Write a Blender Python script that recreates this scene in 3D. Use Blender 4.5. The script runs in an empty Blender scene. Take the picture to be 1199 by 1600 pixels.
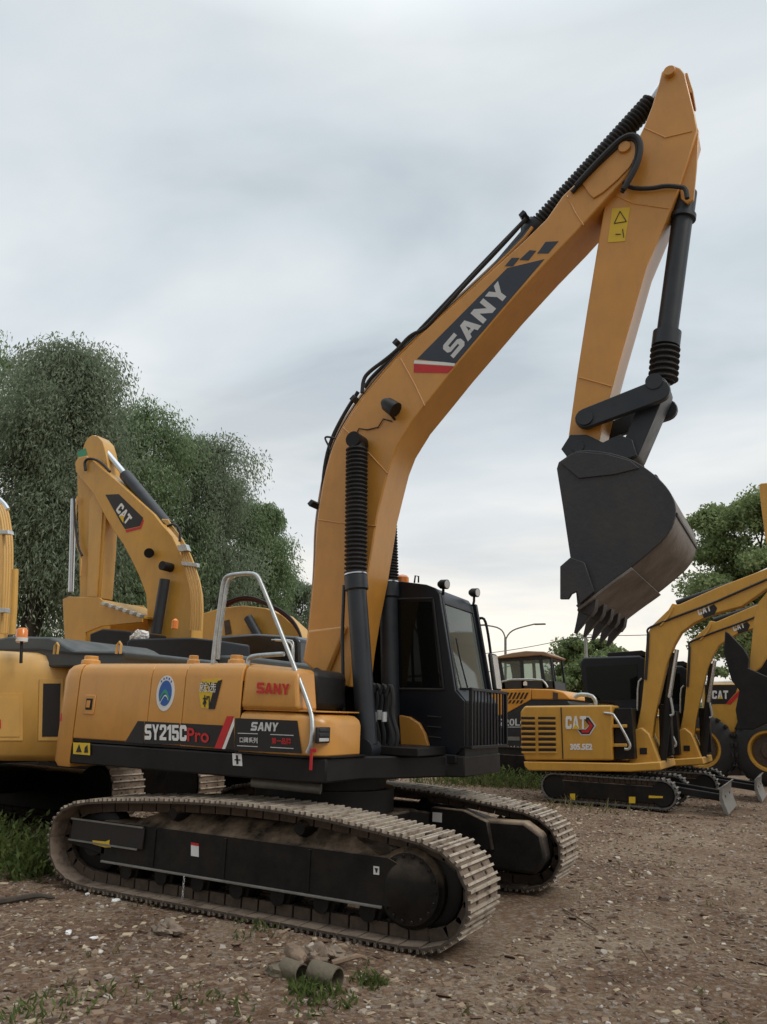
import bpy, bmesh, math, random
import numpy as np
from mathutils import Vector, Matrix, noise
random.seed(7)
SC = bpy.context.scene
COL = SC.collection
R = math.radians
# ------------------------------------------------------------------ camera
CX, CY, CZ, YAW, PITCH, ROLL, FPX = 4.3451, -6.9984, 1.6661, -.4950, .2550, .0333, 1200.6
def cam_axes():
    cy, sy, cp, sp = math.cos(YAW), math.sin(YAW), math.cos(PITCH), math.sin(PITCH)
    f = Vector((sy*cp, cy*cp, sp)); r = Vector((cy, -sy, 0)); u = r.cross(f)
    c, s = math.cos(ROLL), math.sin(ROLL)
    return c*r+s*u, -s*r+c*u, f
RX, UX, FX = cam_axes()
cam = bpy.data.cameras.new('camera'); camo = bpy.data.objects.new('camera', cam); COL.objects.link(camo)
m = Matrix((RX, UX, -FX)).transposed().to_4x4(); m.translation = Vector((CX, CY, CZ)); camo.matrix_world = m
cam.sensor_fit = 'VERTICAL'; cam.sensor_height = 36; cam.lens = FPX/1600*36
cam.clip_end = 2000; cam.clip_start = .05
SC.camera = camo
SC.render.resolution_x, SC.render.resolution_y = 767, 1024
SC.view_settings.view_transform = 'Standard'; SC.view_settings.look = 'None'
SC.view_settings.gamma = 1; SC.view_settings.exposure = 0.56
# ------------------------------------------------------------------ world: Nishita under an overcast cloud deck
SUN_EL, SUN_AZ = R(46), R(97)      # azimuth from +Y toward +X
W = bpy.data.worlds.new('World'); SC.world = W; W.use_nodes = True
nt = W.node_tree; nt.nodes.clear()
def N(t, **k):
    n = nt.nodes.new(t)
    for a, b in k.items(): setattr(n, a, b)
    return n
out = N('ShaderNodeOutputWorld'); bg = N('ShaderNodeBackground'); bg.inputs[1].default_value = 1
sky = N('ShaderNodeTexSky', sky_type='NISHITA', sun_disc=False); sky.sun_elevation = SUN_EL; sky.sun_rotation = SUN_AZ
tc = N('ShaderNodeTexCoord'); sep = N('ShaderNodeSeparateXYZ'); nt.links.new(tc.outputs['Generated'], sep.inputs[0])
def math_n(op, a, b=None):
    n = N('ShaderNodeMath', operation=op)
    for i, v in enumerate((a, b)):
        if v is None: continue
        if isinstance(v, (int, float)): n.inputs[i].default_value = v
        else: nt.links.new(v, n.inputs[i])
    return n.outputs[0]
zz = math_n('MAXIMUM', sep.outputs[2], 0.0)
den = math_n('ADD', zz, .22)
comb = N('ShaderNodeCombineXYZ')
nt.links.new(math_n('DIVIDE', sep.outputs[0], den), comb.inputs[0]); nt.links.new(math_n('DIVIDE', sep.outputs[1], den), comb.inputs[1])
mp = N('ShaderNodeMapping'); mp.inputs['Rotation'].default_value = (0, 0, R(-25)); mp.inputs['Scale'].default_value = (.75, 1.5, 1)
mp.inputs['Location'].default_value = (1.3, .35, 0)
nt.links.new(comb.outputs[0], mp.inputs[0])
nz = N('ShaderNodeTexNoise'); nz.inputs['Scale'].default_value = 1.5; nz.inputs['Detail'].default_value = 6; nz.inputs['Roughness'].default_value = .48
nz.inputs['Distortion'].default_value = .35
nt.links.new(mp.outputs[0], nz.inputs['Vector'])
cr = N('ShaderNodeValToRGB'); e = cr.color_ramp.elements
e[0].position = .33; e[0].color = (.37, .415, .452, 1); e[1].position = .68; e[1].color = (.63, .655, .665, 1)
x = cr.color_ramp.elements.new(.47); x.color = (.475, .525, .555, 1)
nt.links.new(nz.outputs[0], cr.inputs[0])
# warm thin cloud close to the horizon
hr = N('ShaderNodeValToRGB'); h = hr.color_ramp.elements
h[0].position = .0; h[0].color = (.64, .595, .53, 1); h[1].position = .45; h[1].color = (.57, .595, .605, 1)
x = h.new(.12) if hasattr(h, 'new') else hr.color_ramp.elements.new(.12); x.color = (.76, .73, .67, 1)
nt.links.new(zz, hr.inputs[0])
m2_ = N('ShaderNodeMapping'); m2_.inputs['Scale'].default_value = (1.1, 1.1, 6.0); m2_.inputs['Location'].default_value = (.4, .1, .3)
nt.links.new(tc.outputs['Generated'], m2_.inputs[0])
n2_ = N('ShaderNodeTexNoise'); n2_.inputs['Scale'].default_value = 2.1; n2_.inputs['Detail'].default_value = 6; n2_.inputs['Roughness'].default_value = .55; n2_.inputs['Distortion'].default_value = .4
nt.links.new(m2_.outputs[0], n2_.inputs['Vector'])
sr = N('ShaderNodeValToRGB'); q_ = sr.color_ramp.elements; q_[0].position = .40; q_[0].color = (.84, .86, .90, 1); q_[1].position = .66; q_[1].color = (1.22, 1.15, 1.05, 1)
nt.links.new(n2_.outputs[0], sr.inputs[0])
lo_ = N('ShaderNodeMixRGB', blend_type='MULTIPLY'); lo_.inputs[0].default_value = 1
nt.links.new(hr.outputs[0], lo_.inputs[1]); nt.links.new(sr.outputs[0], lo_.inputs[2])
fz = N('ShaderNodeValToRGB'); g = fz.color_ramp.elements
g[0].position = .10; g[0].color = (.9,)*3+(1,); g[1].position = .42; g[1].color = (.08,)*3+(1,)
nt.links.new(zz, fz.inputs[0])
mx = N('ShaderNodeMixRGB'); nt.links.new(fz.outputs[0], mx.inputs[0]); nt.links.new(cr.outputs[0], mx.inputs[1]); nt.links.new(lo_.outputs[0], mx.inputs[2])
# overcast deck is brightest overhead
zr = N('ShaderNodeMapRange'); zr.inputs[1].default_value = .72; zr.inputs[2].default_value = 1; zr.inputs[3].default_value = 1; zr.inputs[4].default_value = 2.7
nt.links.new(zz, zr.inputs[0])
mul = N('ShaderNodeMixRGB', blend_type='MULTIPLY'); mul.inputs[0].default_value = 1
# sky behind the camera is dimmed, added to darken camera-facing sides
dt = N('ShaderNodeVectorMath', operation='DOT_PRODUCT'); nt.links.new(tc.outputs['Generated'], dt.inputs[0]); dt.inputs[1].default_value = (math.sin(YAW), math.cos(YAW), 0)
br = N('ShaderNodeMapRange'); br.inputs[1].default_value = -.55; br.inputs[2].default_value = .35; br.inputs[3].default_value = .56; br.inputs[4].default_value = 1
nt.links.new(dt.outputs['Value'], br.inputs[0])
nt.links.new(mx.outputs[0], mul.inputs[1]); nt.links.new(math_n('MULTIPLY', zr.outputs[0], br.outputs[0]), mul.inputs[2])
sk = N('ShaderNodeMixRGB', blend_type='MULTIPLY'); sk.inputs[0].default_value = 1; sk.inputs[2].default_value = (.06, .06, .06, 1)
nt.links.new(sky.outputs[0], sk.inputs[1])
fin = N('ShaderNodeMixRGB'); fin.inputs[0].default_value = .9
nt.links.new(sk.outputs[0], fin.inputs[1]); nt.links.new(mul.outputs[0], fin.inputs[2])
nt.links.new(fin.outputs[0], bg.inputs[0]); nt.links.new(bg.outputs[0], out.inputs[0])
sl = bpy.data.lights.new('sun', 'SUN'); sl.energy = .9; sl.angle = R(25); sl.color = (1, .95, .88)
so = bpy.data.objects.new('sun', sl); COL.objects.link(so)
sd = Vector((math.sin(SUN_AZ)*math.cos(SUN_EL), math.cos(SUN_AZ)*math.cos(SUN_EL), math.sin(SUN_EL)))
so.rotation_euler = sd.to_track_quat('Z', 'Y').to_euler(); so.location = (10, -10, 30)

# ------------------------------------------------------------------ measuring the photograph (pixel -> a real plane of the place)
def ray(px, py):
    return (FX*FPX + RX*(px-599.5) - UX*(py-800)).normalized()
C0 = Vector((CX, CY, CZ))
def ony(px, py, y):
    d = ray(px, py); return C0 + d*((y-CY)/d.y)
def onx(px, py, x):
    d = ray(px, py); return C0 + d*((x-CX)/d.x)
def onz(px, py, z=0):
    d = ray(px, py); return C0 + d*((z-CZ)/d.z)
def pz(pts, y):
    return [(q.x, q.z) for q in (ony(a, b, y) for a, b in pts)]

# ------------------------------------------------------------------ materials
def mat(name, base, rough=.5, metal=0, var=.12, scale=6, dust=None, dust_amt=0.0, coat=0, bump=0, bump_scale=40, spec=.5, side_dust=.25, second=None, second_amt=.5, ends=None, streak=0):
    M = bpy.data.materials.new(name); M.use_nodes = True
    t = M.node_tree; P = t.nodes['Principled BSDF']
    P.inputs['Roughness'].default_value = rough; P.inputs['Metallic'].default_value = metal
    P.inputs['Coat Weight'].default_value = coat; P.inputs['Coat Roughness'].default_value = .25
    P.inputs['Specular IOR Level'].default_value = spec
    co = t.nodes.new('ShaderNodeTexCoord')
    nn = t.nodes.new('ShaderNodeTexNoise'); nn.inputs['Scale'].default_value = scale; nn.inputs['Detail'].default_value = 6; nn.inputs['Roughness'].default_value = .62
    t.links.new(co.outputs['Object'], nn.inputs['Vector'])
    rp = t.nodes.new('ShaderNodeValToRGB'); E = rp.color_ramp.elements
    b = base; s2 = second or tuple(c*(1-var) for c in b)
    E[0].position = .3; E[0].color = tuple(c*(1-var) for c in b)+(1,) if not second else tuple(s2)+(1,)
    E[1].position = .3+.4*(second_amt if second else 1); E[1].color = tuple(min(1, c*(1+var)) for c in b)+(1,)
    t.links.new(nn.outputs[0], rp.inputs[0])
    cur = rp.outputs[0]
    rr = t.nodes.new('ShaderNodeMapRange'); rr.inputs[3].default_value = max(0, rough-.12); rr.inputs[4].default_value = min(1, rough+.18)
    t.links.new(nn.outputs[0], rr.inputs[0]); t.links.new(rr.outputs[0], P.inputs['Roughness'])
    if dust:   # settled dust and soil: a patchy deposit, thicker on faces that look up
        n2 = t.nodes.new('ShaderNodeTexNoise'); n2.inputs['Scale'].default_value = 3.2; n2.inputs['Detail'].default_value = 8; n2.inputs['Roughness'].default_value = .7
        t.links.new(co.outputs['Object'], n2.inputs['Vector'])
        ge = t.nodes.new('ShaderNodeNewGeometry'); sp = t.nodes.new('ShaderNodeSeparateXYZ'); t.links.new(ge.outputs['Normal'], sp.inputs[0])
        up = t.nodes.new('ShaderNodeMapRange'); up.inputs[1].default_value = .1; up.inputs[2].default_value = .9; up.inputs[3].default_value = dust_amt*side_dust; up.inputs[4].default_value = dust_amt
        t.links.new(sp.outputs[2], up.inputs[0])
        pm = t.nodes.new('ShaderNodeMapRange'); pm.inputs[1].default_value = .35; pm.inputs[2].default_value = .62
        t.links.new(n2.outputs[0], pm.inputs[0])
        mm = t.nodes.new('ShaderNodeMath'); mm.operation = 'MULTIPLY'; t.links.new(up.outputs[0], mm.inputs[0]); t.links.new(pm.outputs[0], mm.inputs[1])
        mi = t.nodes.new('ShaderNodeMixRGB'); mi.inputs[2].default_value = tuple(dust)+(1,)
        t.links.new(mm.outputs[0], mi.inputs[0]); t.links.new(cur, mi.inputs[1]); cur = mi.outputs[0]
    if streak:   # run-down dirt streaks and faded patches of the old paint
        ms = t.nodes.new('ShaderNodeMapping'); ms.inputs['Scale'].default_value = (4.5, 4.5, .9); t.links.new(co.outputs['Object'], ms.inputs[0])
        n3 = t.nodes.new('ShaderNodeTexNoise'); n3.inputs['Scale'].default_value = 1.6; n3.inputs['Detail'].default_value = 7; n3.inputs['Roughness'].default_value = .7; t.links.new(ms.outputs[0], n3.inputs['Vector'])
        p3 = t.nodes.new('ShaderNodeMapRange'); p3.inputs[1].default_value = .47; p3.inputs[2].default_value = .75; p3.inputs[3].default_value = 0; p3.inputs[4].default_value = streak; t.links.new(n3.outputs[0], p3.inputs[0])
        mi = t.nodes.new('ShaderNodeMixRGB'); mi.inputs[2].default_value = (.20, .115, .045, 1); t.links.new(p3.outputs[0], mi.inputs[0]); t.links.new(cur, mi.inputs[1]); cur = mi.outputs[0]
        n4 = t.nodes.new('ShaderNodeTexNoise'); n4.inputs['Scale'].default_value = 55; n4.inputs['Detail'].default_value = 3; t.links.new(co.outputs['Object'], n4.inputs['Vector'])
        p4 = t.nodes.new('ShaderNodeMapRange'); p4.inputs[1].default_value = .70; p4.inputs[2].default_value = .76; p4.inputs[4].default_value = streak*1.3; t.links.new(n4.outputs[0], p4.inputs[0])
        mi = t.nodes.new('ShaderNodeMixRGB'); mi.inputs[2].default_value = (.06, .04, .025, 1); t.links.new(p4.outputs[0], mi.inputs[0]); t.links.new(cur, mi.inputs[1]); cur = mi.outputs[0]
    if ends:   # the shoe ends keep dark mud and paint, the bars are worn bright
        ge = t.nodes.new('ShaderNodeNewGeometry'); sp = t.nodes.new('ShaderNodeSeparateXYZ'); t.links.new(ge.outputs['True Normal'], sp.inputs[0])
        ab = t.nodes.new('ShaderNodeMath'); ab.operation = 'ABSOLUTE'; t.links.new(sp.outputs[1], ab.inputs[0])
        gt = t.nodes.new('ShaderNodeMath'); gt.operation = 'GREATER_THAN'; gt.inputs[1].default_value = .7; t.links.new(ab.outputs[0], gt.inputs[0])
        mi = t.nodes.new('ShaderNodeMixRGB'); mi.inputs[2].default_value = tuple(ends)+(1,)
        t.links.new(gt.outputs[0], mi.inputs[0]); t.links.new(cur, mi.inputs[1]); cur = mi.outputs[0]
    t.links.new(cur, P.inputs['Base Color'])
    if bump:
        nb = t.nodes.new('ShaderNodeTexNoise'); nb.inputs['Scale'].default_value = bump_scale; nb.inputs['Detail'].default_value = 5
        t.links.new(co.outputs['Object'], nb.inputs['Vector'])
        bp = t.nodes.new('ShaderNodeBump'); bp.inputs['Strength'].default_value = bump; bp.inputs['Distance'].default_value = .02
        t.links.new(nb.outputs[0], bp.inputs['Height']); t.links.new(bp.outputs[0], P.inputs['Normal'])
    return M
DUST = (.20, .155, .11)
M = {}
M['yellow'] = mat('orange_yellow_paint', (.63, .285, .048), .36, var=.10, scale=2.2, streak=.15, coat=.45, dust=(.42, .27, .11), dust_amt=.35, bump=.03, bump_scale=9)
M['catyel'] = mat('loader_yellow_paint', (.62, .325, .045), .4, streak=.2, var=.08, scale=2.5, coat=.25, dust=(.40, .28, .12), dust_amt=.4)
M['paleyel'] = mat('pale_yellow_paint', (.66, .37, .085), .42, streak=.15, var=.07, scale=2.5, coat=.2, dust=(.45, .33, .17), dust_amt=.5)
M['orange'] = mat('bright_orange_paint', (.72, .30, .03), .4, var=.08, coat=.2, dust=(.4, .25, .1), dust_amt=.3)
M['black'] = mat('black_paint', (.006, .0065, .008), .45, var=.3, scale=4, dust=DUST, dust_amt=.16, spec=.3)
M['cabblack'] = mat('cab_black_paint', (.006, .008, .013), .34, var=.25, scale=3, dust=(.08, .075, .07), dust_amt=.12, spec=.35)
M['frame'] = mat('dusty_track_frame', (.005, .005, .0055), .5, var=.3, scale=5, dust=(.34, .25, .17), dust_amt=1.0, spec=.25, side_dust=.04, bump=.1, bump_scale=30)
M['bluegrey'] = mat('dark_blue_grey_steel', (.016, .022, .030), .4, var=.2, scale=6, dust=DUST, dust_amt=.2)
M['bucket'] = mat('bucket_steel', (.017, .019, .024), .5, var=.35, scale=3, dust=(.10, .08, .062), dust_amt=.5, side_dust=.32, second=(.036, .031, .027), second_amt=.7, bump=.15, bump_scale=25)
M['bucketworn'] = mat('worn_bucket_shell', (.15, .13, .115), .5, var=.3, scale=4, second=(.07, .055, .045), second_amt=.8, bump=.2, bump_scale=20)
M['rubber'] = mat('black_rubber', (.016, .017, .019), .6, var=.25, scale=12, dust=DUST, dust_amt=.2)
M['shoe'] = mat('worn_grouser_steel', (.31, .265, .21), .6, var=.35, scale=9, second=(.13, .08, .052), second_amt=.6, bump=.25, bump_scale=35, ends=(.11, .088, .068))
M['plate'] = mat('muddy_shoe_plate', (.16, .12, .088), .8, var=.35, scale=6, second=(.06, .036, .024), second_amt=.6, bump=.25, bump_scale=35, ends=(.07, .054, .042))
M['link'] = mat('rusty_track_link', (.075, .05, .034), .7, var=.4, scale=14)
M['galv'] = mat('galvanised_tube', (.50, .52, .51), .38, metal=.7, var=.2, scale=18)
M['chrome'] = mat('cylinder_rod_chrome', (.62, .64, .66), .2, metal=.9, var=.06)
M['white'] = mat('white_vinyl', (.78, .78, .76), .5, var=.05)
M['greywhite'] = mat('greyed_white_vinyl', (.60, .61, .60), .5, var=.06)
M['navy'] = mat('navy_vinyl', (.030, .040, .058), .45, var=.12)
M['decalblack'] = mat('black_vinyl', (.013, .011, .011), .45, var=.15)
M['red'] = mat('red_vinyl', (.55, .02, .022), .45, var=.1)
M['redpaint'] = mat('red_strap', (.5, .02, .025), .6, var=.15)
M['signyel'] = mat('yellow_vinyl', (.72, .48, .03), .5, var=.06)
M['green'] = mat('green_vinyl', (.05, .3, .16), .5, var=.1)
M['blue'] = mat('blue_vinyl', (.03, .12, .42), .5, var=.1)
M['greyhood'] = mat('slate_grey_hood', (.048, .060, .064), .45, var=.15, scale=3, dust=(.2, .19, .17), dust_amt=.35)
M['tanroof'] = mat('tan_cab_roof', (.30, .19, .11), .6, var=.15)
M['lens'] = mat('orange_lens', (.8, .22, .02), .2, var=.05, coat=.6)
M['lampglass'] = mat('lamp_glass', (.55, .56, .55), .15, var=.1, coat=.5)
M['bladegrey'] = mat('worn_blade_steel', (.22, .215, .2), .5, metal=.3, var=.25, dust=DUST, dust_amt=.4)
M['concrete'] = mat('pole_concrete', (.33, .32, .30), .8, var=.15)
M['redhose'] = mat('dark_red_hose', (.16, .03, .03), .6, var=.2)
M['gloss'] = mat('glossy_black_paint', (.014, .015, .017), .16, var=.1, coat=.6)
M['seat'] = mat('seat_cloth', (.02, .02, .022), .85, var=.2)
M['clay'] = mat('clay_pipe', (.115, .095, .062), .75, var=.25, scale=9, bump=.3, dust=DUST, dust_amt=.4)
M['wood'] = mat('weathered_wood', (.20, .14, .095), .85, var=.35, scale=9, bump=.4, bump_scale=30)
M['paper'] = mat('torn_paper_sack', (.22, .165, .12), .8, var=.2, scale=10, bump=.2)
M['bark'] = mat('bark', (.055, .043, .033), .9, var=.35, scale=8, bump=.5, bump_scale=20)
def glass(name, tint, alpha, rough=.03, ior=1.5):
    g_ = bpy.data.materials.new(name); g_.use_nodes = True; t = g_.node_tree; t.nodes.clear()
    o = t.nodes.new('ShaderNodeOutputMaterial'); tr = t.nodes.new('ShaderNodeBsdfTransparent'); tr.inputs[0].default_value = tint+(1,)
    gl = t.nodes.new('ShaderNodeBsdfGlossy'); gl.inputs['Roughness'].default_value = rough; gl.inputs[0].default_value = (.9, .95, .95, 1)
    df = t.nodes.new('ShaderNodeBsdfDiffuse'); df.inputs[0].default_value = (.34, .38, .35, 1)
    fr = t.nodes.new('ShaderNodeFresnel'); fr.inputs[0].default_value = ior
    m0 = t.nodes.new('ShaderNodeMixShader'); m0.inputs[0].default_value = alpha
    m1 = t.nodes.new('ShaderNodeMixShader')
    t.links.new(tr.outputs[0], m0.inputs[1]); t.links.new(df.outputs[0], m0.inputs[2])
    t.links.new(fr.outputs[0], m1.inputs[0]); t.links.new(m0.outputs[0], m1.inputs[1]); t.links.new(gl.outputs[0], m1.inputs[2])
    t.links.new(m1.outputs[0], o.inputs[0]); return g_
M['glass'] = glass('cab_glass', (.70, .78, .72), .3, ior=1.35)
M['darkglass'] = glass('tinted_glass', (.012, .016, .02), .02, ior=1.25)

# ------------------------------------------------------------------ mesh builder
class MB:
    def __init__(s): s.v = []; s.f = []
    def add(s, vs, fs):
        n = len(s.v); s.v += [tuple(q) for q in vs]; s.f += [tuple(i+n for i in f) for f in fs]; return s
    def box(s, c, size, rot=None):
        c = Vector(c); hx, hy, hz = (k/2 for k in size)
        P = [Vector((a*hx, b*hy, d*hz)) for a in (-1, 1) for b in (-1, 1) for d in (-1, 1)]
        if rot is not None: P = [rot @ q for q in P]
        return s.add([q+c for q in P], [(0, 1, 3, 2), (4, 6, 7, 5), (0, 4, 5, 1), (2, 3, 7, 6), (0, 2, 6, 4), (1, 5, 7, 3)])
    def bb(s, x0, x1, y0, y1, z0, z1): return s.box(((x0+x1)/2, (y0+y1)/2, (z0+z1)/2), (x1-x0, y1-y0, z1-z0))
    def prism(s, poly, y0, y1):        # polygon in xz, swept along y
        n = len(poly)
        a = sum(poly[i][0]*poly[(i+1) % n][1]-poly[(i+1) % n][0]*poly[i][1] for i in range(n))
        if a < 0: poly = poly[::-1]
        vs = [(p[0], y0, p[1]) for p in poly]+[(p[0], y1, p[1]) for p in poly]
        fs = [tuple(range(n)), tuple(range(2*n-1, n-1, -1))]+[(i+n, (i+1) % n+n, (i+1) % n, i) for i in range(n)]
        return s.add(vs, fs)
    def slab(s, foot, z0, z1):         # footprint in xy, swept along z
        n = len(foot)
        a = sum(foot[i][0]*foot[(i+1) % n][1]-foot[(i+1) % n][0]*foot[i][1] for i in range(n))
        if a < 0: foot = foot[::-1]
        vs = [(p[0], p[1], z0) for p in foot]+[(p[0], p[1], z1) for p in foot]
        fs = [tuple(range(n-1, -1, -1)), tuple(range(n, 2*n))]+[(i, (i+1) % n, (i+1) % n+n, i+n) for i in range(n)]
        return s.add(vs, fs)
    def loft(s, rings, cap=True):
        n = len(rings[0]); b = len(s.v); s.v += [tuple(q) for r in rings for q in r]
        for k in range(len(rings)-1):
            for i in range(n):
                j = (i+1) % n; s.f.append((b+k*n+i, b+k*n+j, b+(k+1)*n+j, b+(k+1)*n+i))
        if cap:
            s.f.append(tuple(b+i for i in range(n-1, -1, -1))); s.f.append(tuple(b+(len(rings)-1)*n+i for i in range(n)))
        return s
    def lathe(s, p0, p1, prof, n=20, cap=True):  # prof: (t along axis 0..1, radius)
        p0, p1 = Vector(p0), Vector(p1); ax = (p1-p0); L = ax.length; ax.normalize()
        u = ax.orthogonal().normalized(); w = ax.cross(u)
        rings = [[p0+ax*(L*t)+(u*math.cos(2*math.pi*i/n)+w*math.sin(2*math.pi*i/n))*r for i in range(n)] for t, r in prof]
        return s.loft(rings, cap)
    def cyl(s, p0, p1, r, n=20): return s.lathe(p0, p1, [(0, r), (1, r)], n)
    def bellows(s, p0, p1, r0, r1, k, n=18):
        pr = [(0, r0)]
        for i in range(k):
            pr += [((i+.35)/k, r1), ((i+.55)/k, r1), ((i+.8)/k, r0), ((i+.98)/k, r0)]
        return s.lathe(p0, p1, pr+[(1, r0)], n)
    def tube(s, pts, r, n=8, smooth=0):
        P = [Vector(q) for q in pts]
        for _ in range(smooth):
            Q = [P[0]]
            for a, b in zip(P[:-1], P[1:]): Q += [a*.75+b*.25, a*.25+b*.75]
            P = Q+[P[-1]]
        rings = []; u = None
        for i, q in enumerate(P):
            t = (P[min(i+1, len(P)-1)]-P[max(i-1, 0)]).normalized()
            u = t.orthogonal().normalized() if u is None else (u-t*u.dot(t)).normalized()
            w = t.cross(u); rr = r[i*(len(r)-1)//max(1, len(P)-1)] if isinstance(r, (list, tuple)) else r
            rings.append([q+(u*math.cos(2*math.pi*k/n)+w*math.sin(2*math.pi*k/n))*rr for k in range(n)])
        return s.loft(rings)
    def build(s, name, material, parent=None, bevel=0, smooth=40):
        me = bpy.data.meshes.new(name); off = Vector((0, 0, 0))
        root = parent
        while root is not None and root.parent is not None: root = root.parent
        if root is not None and root.type == 'EMPTY': off = root.location
        me.from_pydata([(a-off.x, b-off.y, c-off.z) for a, b, c in s.v], [], s.f); me.update()
        bm = bmesh.new(); bm.from_mesh(me); bmesh.ops.recalc_face_normals(bm, faces=bm.faces); bm.to_mesh(me); bm.free()
        me.materials.append(material)
        o = bpy.data.objects.new(name, me); COL.objects.link(o)
        if parent: o.parent = parent
        if smooth:
            me.shade_smooth(); me.set_sharp_from_angle(angle=R(smooth))
        if bevel:
            md = o.modifiers.new('edge', 'BEVEL'); md.width = bevel; md.segments = 2; md.limit_method = 'ANGLE'; md.angle_limit = R(35); md.harden_normals = False
        return o
def thing(name, label, cat, loc=(0, 0, 0), group=None):
    o = bpy.data.objects.new(name, None); COL.objects.link(o); o.location = loc; o.empty_display_size = .3
    o['label'] = label; o['category'] = cat
    if group: o['group'] = group
    return o
def tag(o, label=None, cat=None, group=None, kind=None):
    for k, v in (('label', label), ('category', cat), ('group', group), ('kind', kind)):
        if v: o[k] = v
    return o
def rel(o, base):      # turn a single-mesh thing's world vertices into ones about its own base
    for v in o.data.vertices: v.co -= Vector(base)
    o.location = base; return o
BLOCK = {
 'S': (1, [(0, 0), (.85, 0), (1, .15), (1, .45), (.85, .59), (.3, .59), (.3, .75), (1, .75), (1, 1), (.15, 1), (0, .86), (0, .52), (.15, .38), (.7, .38), (.7, .25), (0, .25)]),
 'A': (1.05, [(0, 0), (.3, 0), (.37, .2), (.519, .2), (.519, .4), (.44, .4), (.525, .7), (.61, .4), (.531, .4), (.531, .2), (.68, .2), (.75, 0), (1.05, 0), (.70, 1), (.35, 1)]),
 'N': (1, [(0, 0), (.28, 0), (.28, .56), (.72, 0), (1, 0), (1, 1), (.72, 1), (.72, .44), (.28, 1), (0, 1)]),
 'Y': (1.02, [(.36, 0), (.66, 0), (.66, .40), (1.02, 1), (.7, 1), (.51, .65), (.32, 1), (0, 1), (.36, .40)]),
 'C': (1, [(0, .15), (.15, 0), (.85, 0), (1, .15), (1, .36), (.68, .36), (.68, .24), (.34, .24), (.34, .76), (.68, .76), (.68, .64), (1, .64), (1, .85), (.85, 1), (.15, 1), (0, .85)]),
 'T': (1, [(.34, 0), (.67, 0), (.67, .75), (1, .75), (1, 1), (0, 1), (0, .75), (.34, .75)]),
 '2': (1, [(0, 0), (1, 0), (1, .2), (.42, .2), (1, .58), (1, .87), (.85, 1), (.15, 1), (0, .87), (0, .66), (.34, .66), (.34, .82), (.66, .82), (.66, .64), (0, .22)]),
 '1': (.6, [(.25, 0), (.6, 0), (.6, 1), (.3, 1), (0, .84), (0, .64), (.25, .72)]),
 '5': (1, [(0, .13), (.15, 0), (.85, 0), (1, .13), (1, .52), (.85, .65), (.34, .65), (.34, .81), (.95, .81), (.95, 1), (0, 1), (0, .45), (.66, .45), (.66, .18), (.34, .18), (.34, .32), (0, .32)]),
}
def block(word, o, u, v, material, parent, name, depth=.002):
    o, u, v = Vector(o), Vector(u), Vector(v); n = u.cross(v).normalized(); gap = .12
    tot = sum(BLOCK[c][0] for c in word)+gap*(len(word)-1); x = 0; mb = MB()
    for c in word:
        w, P = BLOCK[c]
        mb.add([o+u*((x+a)/tot)+v*b+n*depth for a, b in P], [tuple(range(len(P)))]); x += w+gap
    return mb.build(name, material, parent, smooth=0)
_txt = {}
def text(s_, o, u, v, material, parent, name='lettering', bold=.02, depth=.002, sx=1.0):
    """text fitted into the parallelogram o, o+u, o+v"""
    if all(c in BLOCK for c in s_): return block(s_, o, u, v, material, parent, name, depth)
    cu = bpy.data.curves.new('t', 'FONT'); cu.body = s_; cu.offset = bold; cu.size = 1; cu.resolution_u = 3; cu.extrude = 0
    ob = bpy.data.objects.new('t', cu); COL.objects.link(ob)
    dg = bpy.context.evaluated_depsgraph_get(); me = bpy.data.meshes.new_from_object(ob.evaluated_get(dg))
    bpy.data.objects.remove(ob); bpy.data.curves.remove(cu)
    co = np.array([q.co[:] for q in me.vertices]); lo = co.min(0); hi = co.max(0)
    o, u, v = Vector(o), Vector(u), Vector(v); n = u.cross(v).normalized()
    mb = MB(); vs = [o+u*((c[0]-lo[0])/(hi[0]-lo[0]))+v*((c[1]-lo[1])/(hi[1]-lo[1])) for c in co]
    fs = [tuple(p.vertices) for p in me.polygons]
    mb.add([q+n*depth for q in vs], fs)
    bpy.data.meshes.remove(me)
    ob = mb.build(name, material, parent, smooth=0)
    return ob
def quad_text(s_, pts, y, material, parent, name='lettering', bold=.02, depth=.002):
    a, b, c = (ony(px, py, y) for px, py in pts)   # bottom-left, bottom-right, top-left
    return text(s_, a, b-a, c-a, material, parent, name, bold, depth)
def decal(pts, y, material, parent, name='decal', t=.003):
    return MB().prism(pz(pts, y), y-t, y+.0005 if False else y-t*.1).build(name, material, parent, smooth=0)

# ------------------------------------------------------------------ ground
def gheight(x, y):
    d = math.hypot(x-CX, y-CY)
    k = max(0, min(1, (40-d)/30))
    h_ = .045*noise.noise((x*.35, y*.35, 3)) + .022*noise.noise((x*1.3, y*1.3, 9)) + k*(.012*noise.noise((x*4.5, y*4.5, 1))+.008*noise.noise((x*11, y*11, 5)))
    # pressed flat where the machine stands, loose soil pushed up against its near track
    if -2.6 < x < 2.7 and -1.9 < y < 1.9: h_ = h_*.3 - .012
    h_ += .055*math.exp(-((y+1.66)/.13)**2)*math.exp(-((x-.7)/.75)**2)
    return h_
def axis_pts(c, near, far, fine, grow=1.09):
    a = [0.0]; st = fine
    while a[-1] < far:
        if a[-1] > near: st *= grow
        a.append(a[-1]+st)
    return sorted([c-q for q in a[1:]]+[c+q for q in a])
gx = axis_pts(2.6, 4.2, 420, .06); gy = axis_pts(-3.0, 4.2, 420, .06)
gv = [(a, b, gheight(a, b)) for b in gy for a in gx]; nx = len(gx)
gf = [(j*nx+i, j*nx+i+1, (j+1)*nx+i+1, (j+1)*nx+i) for j in range(len(gy)-1) for i in range(nx-1)]
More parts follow.
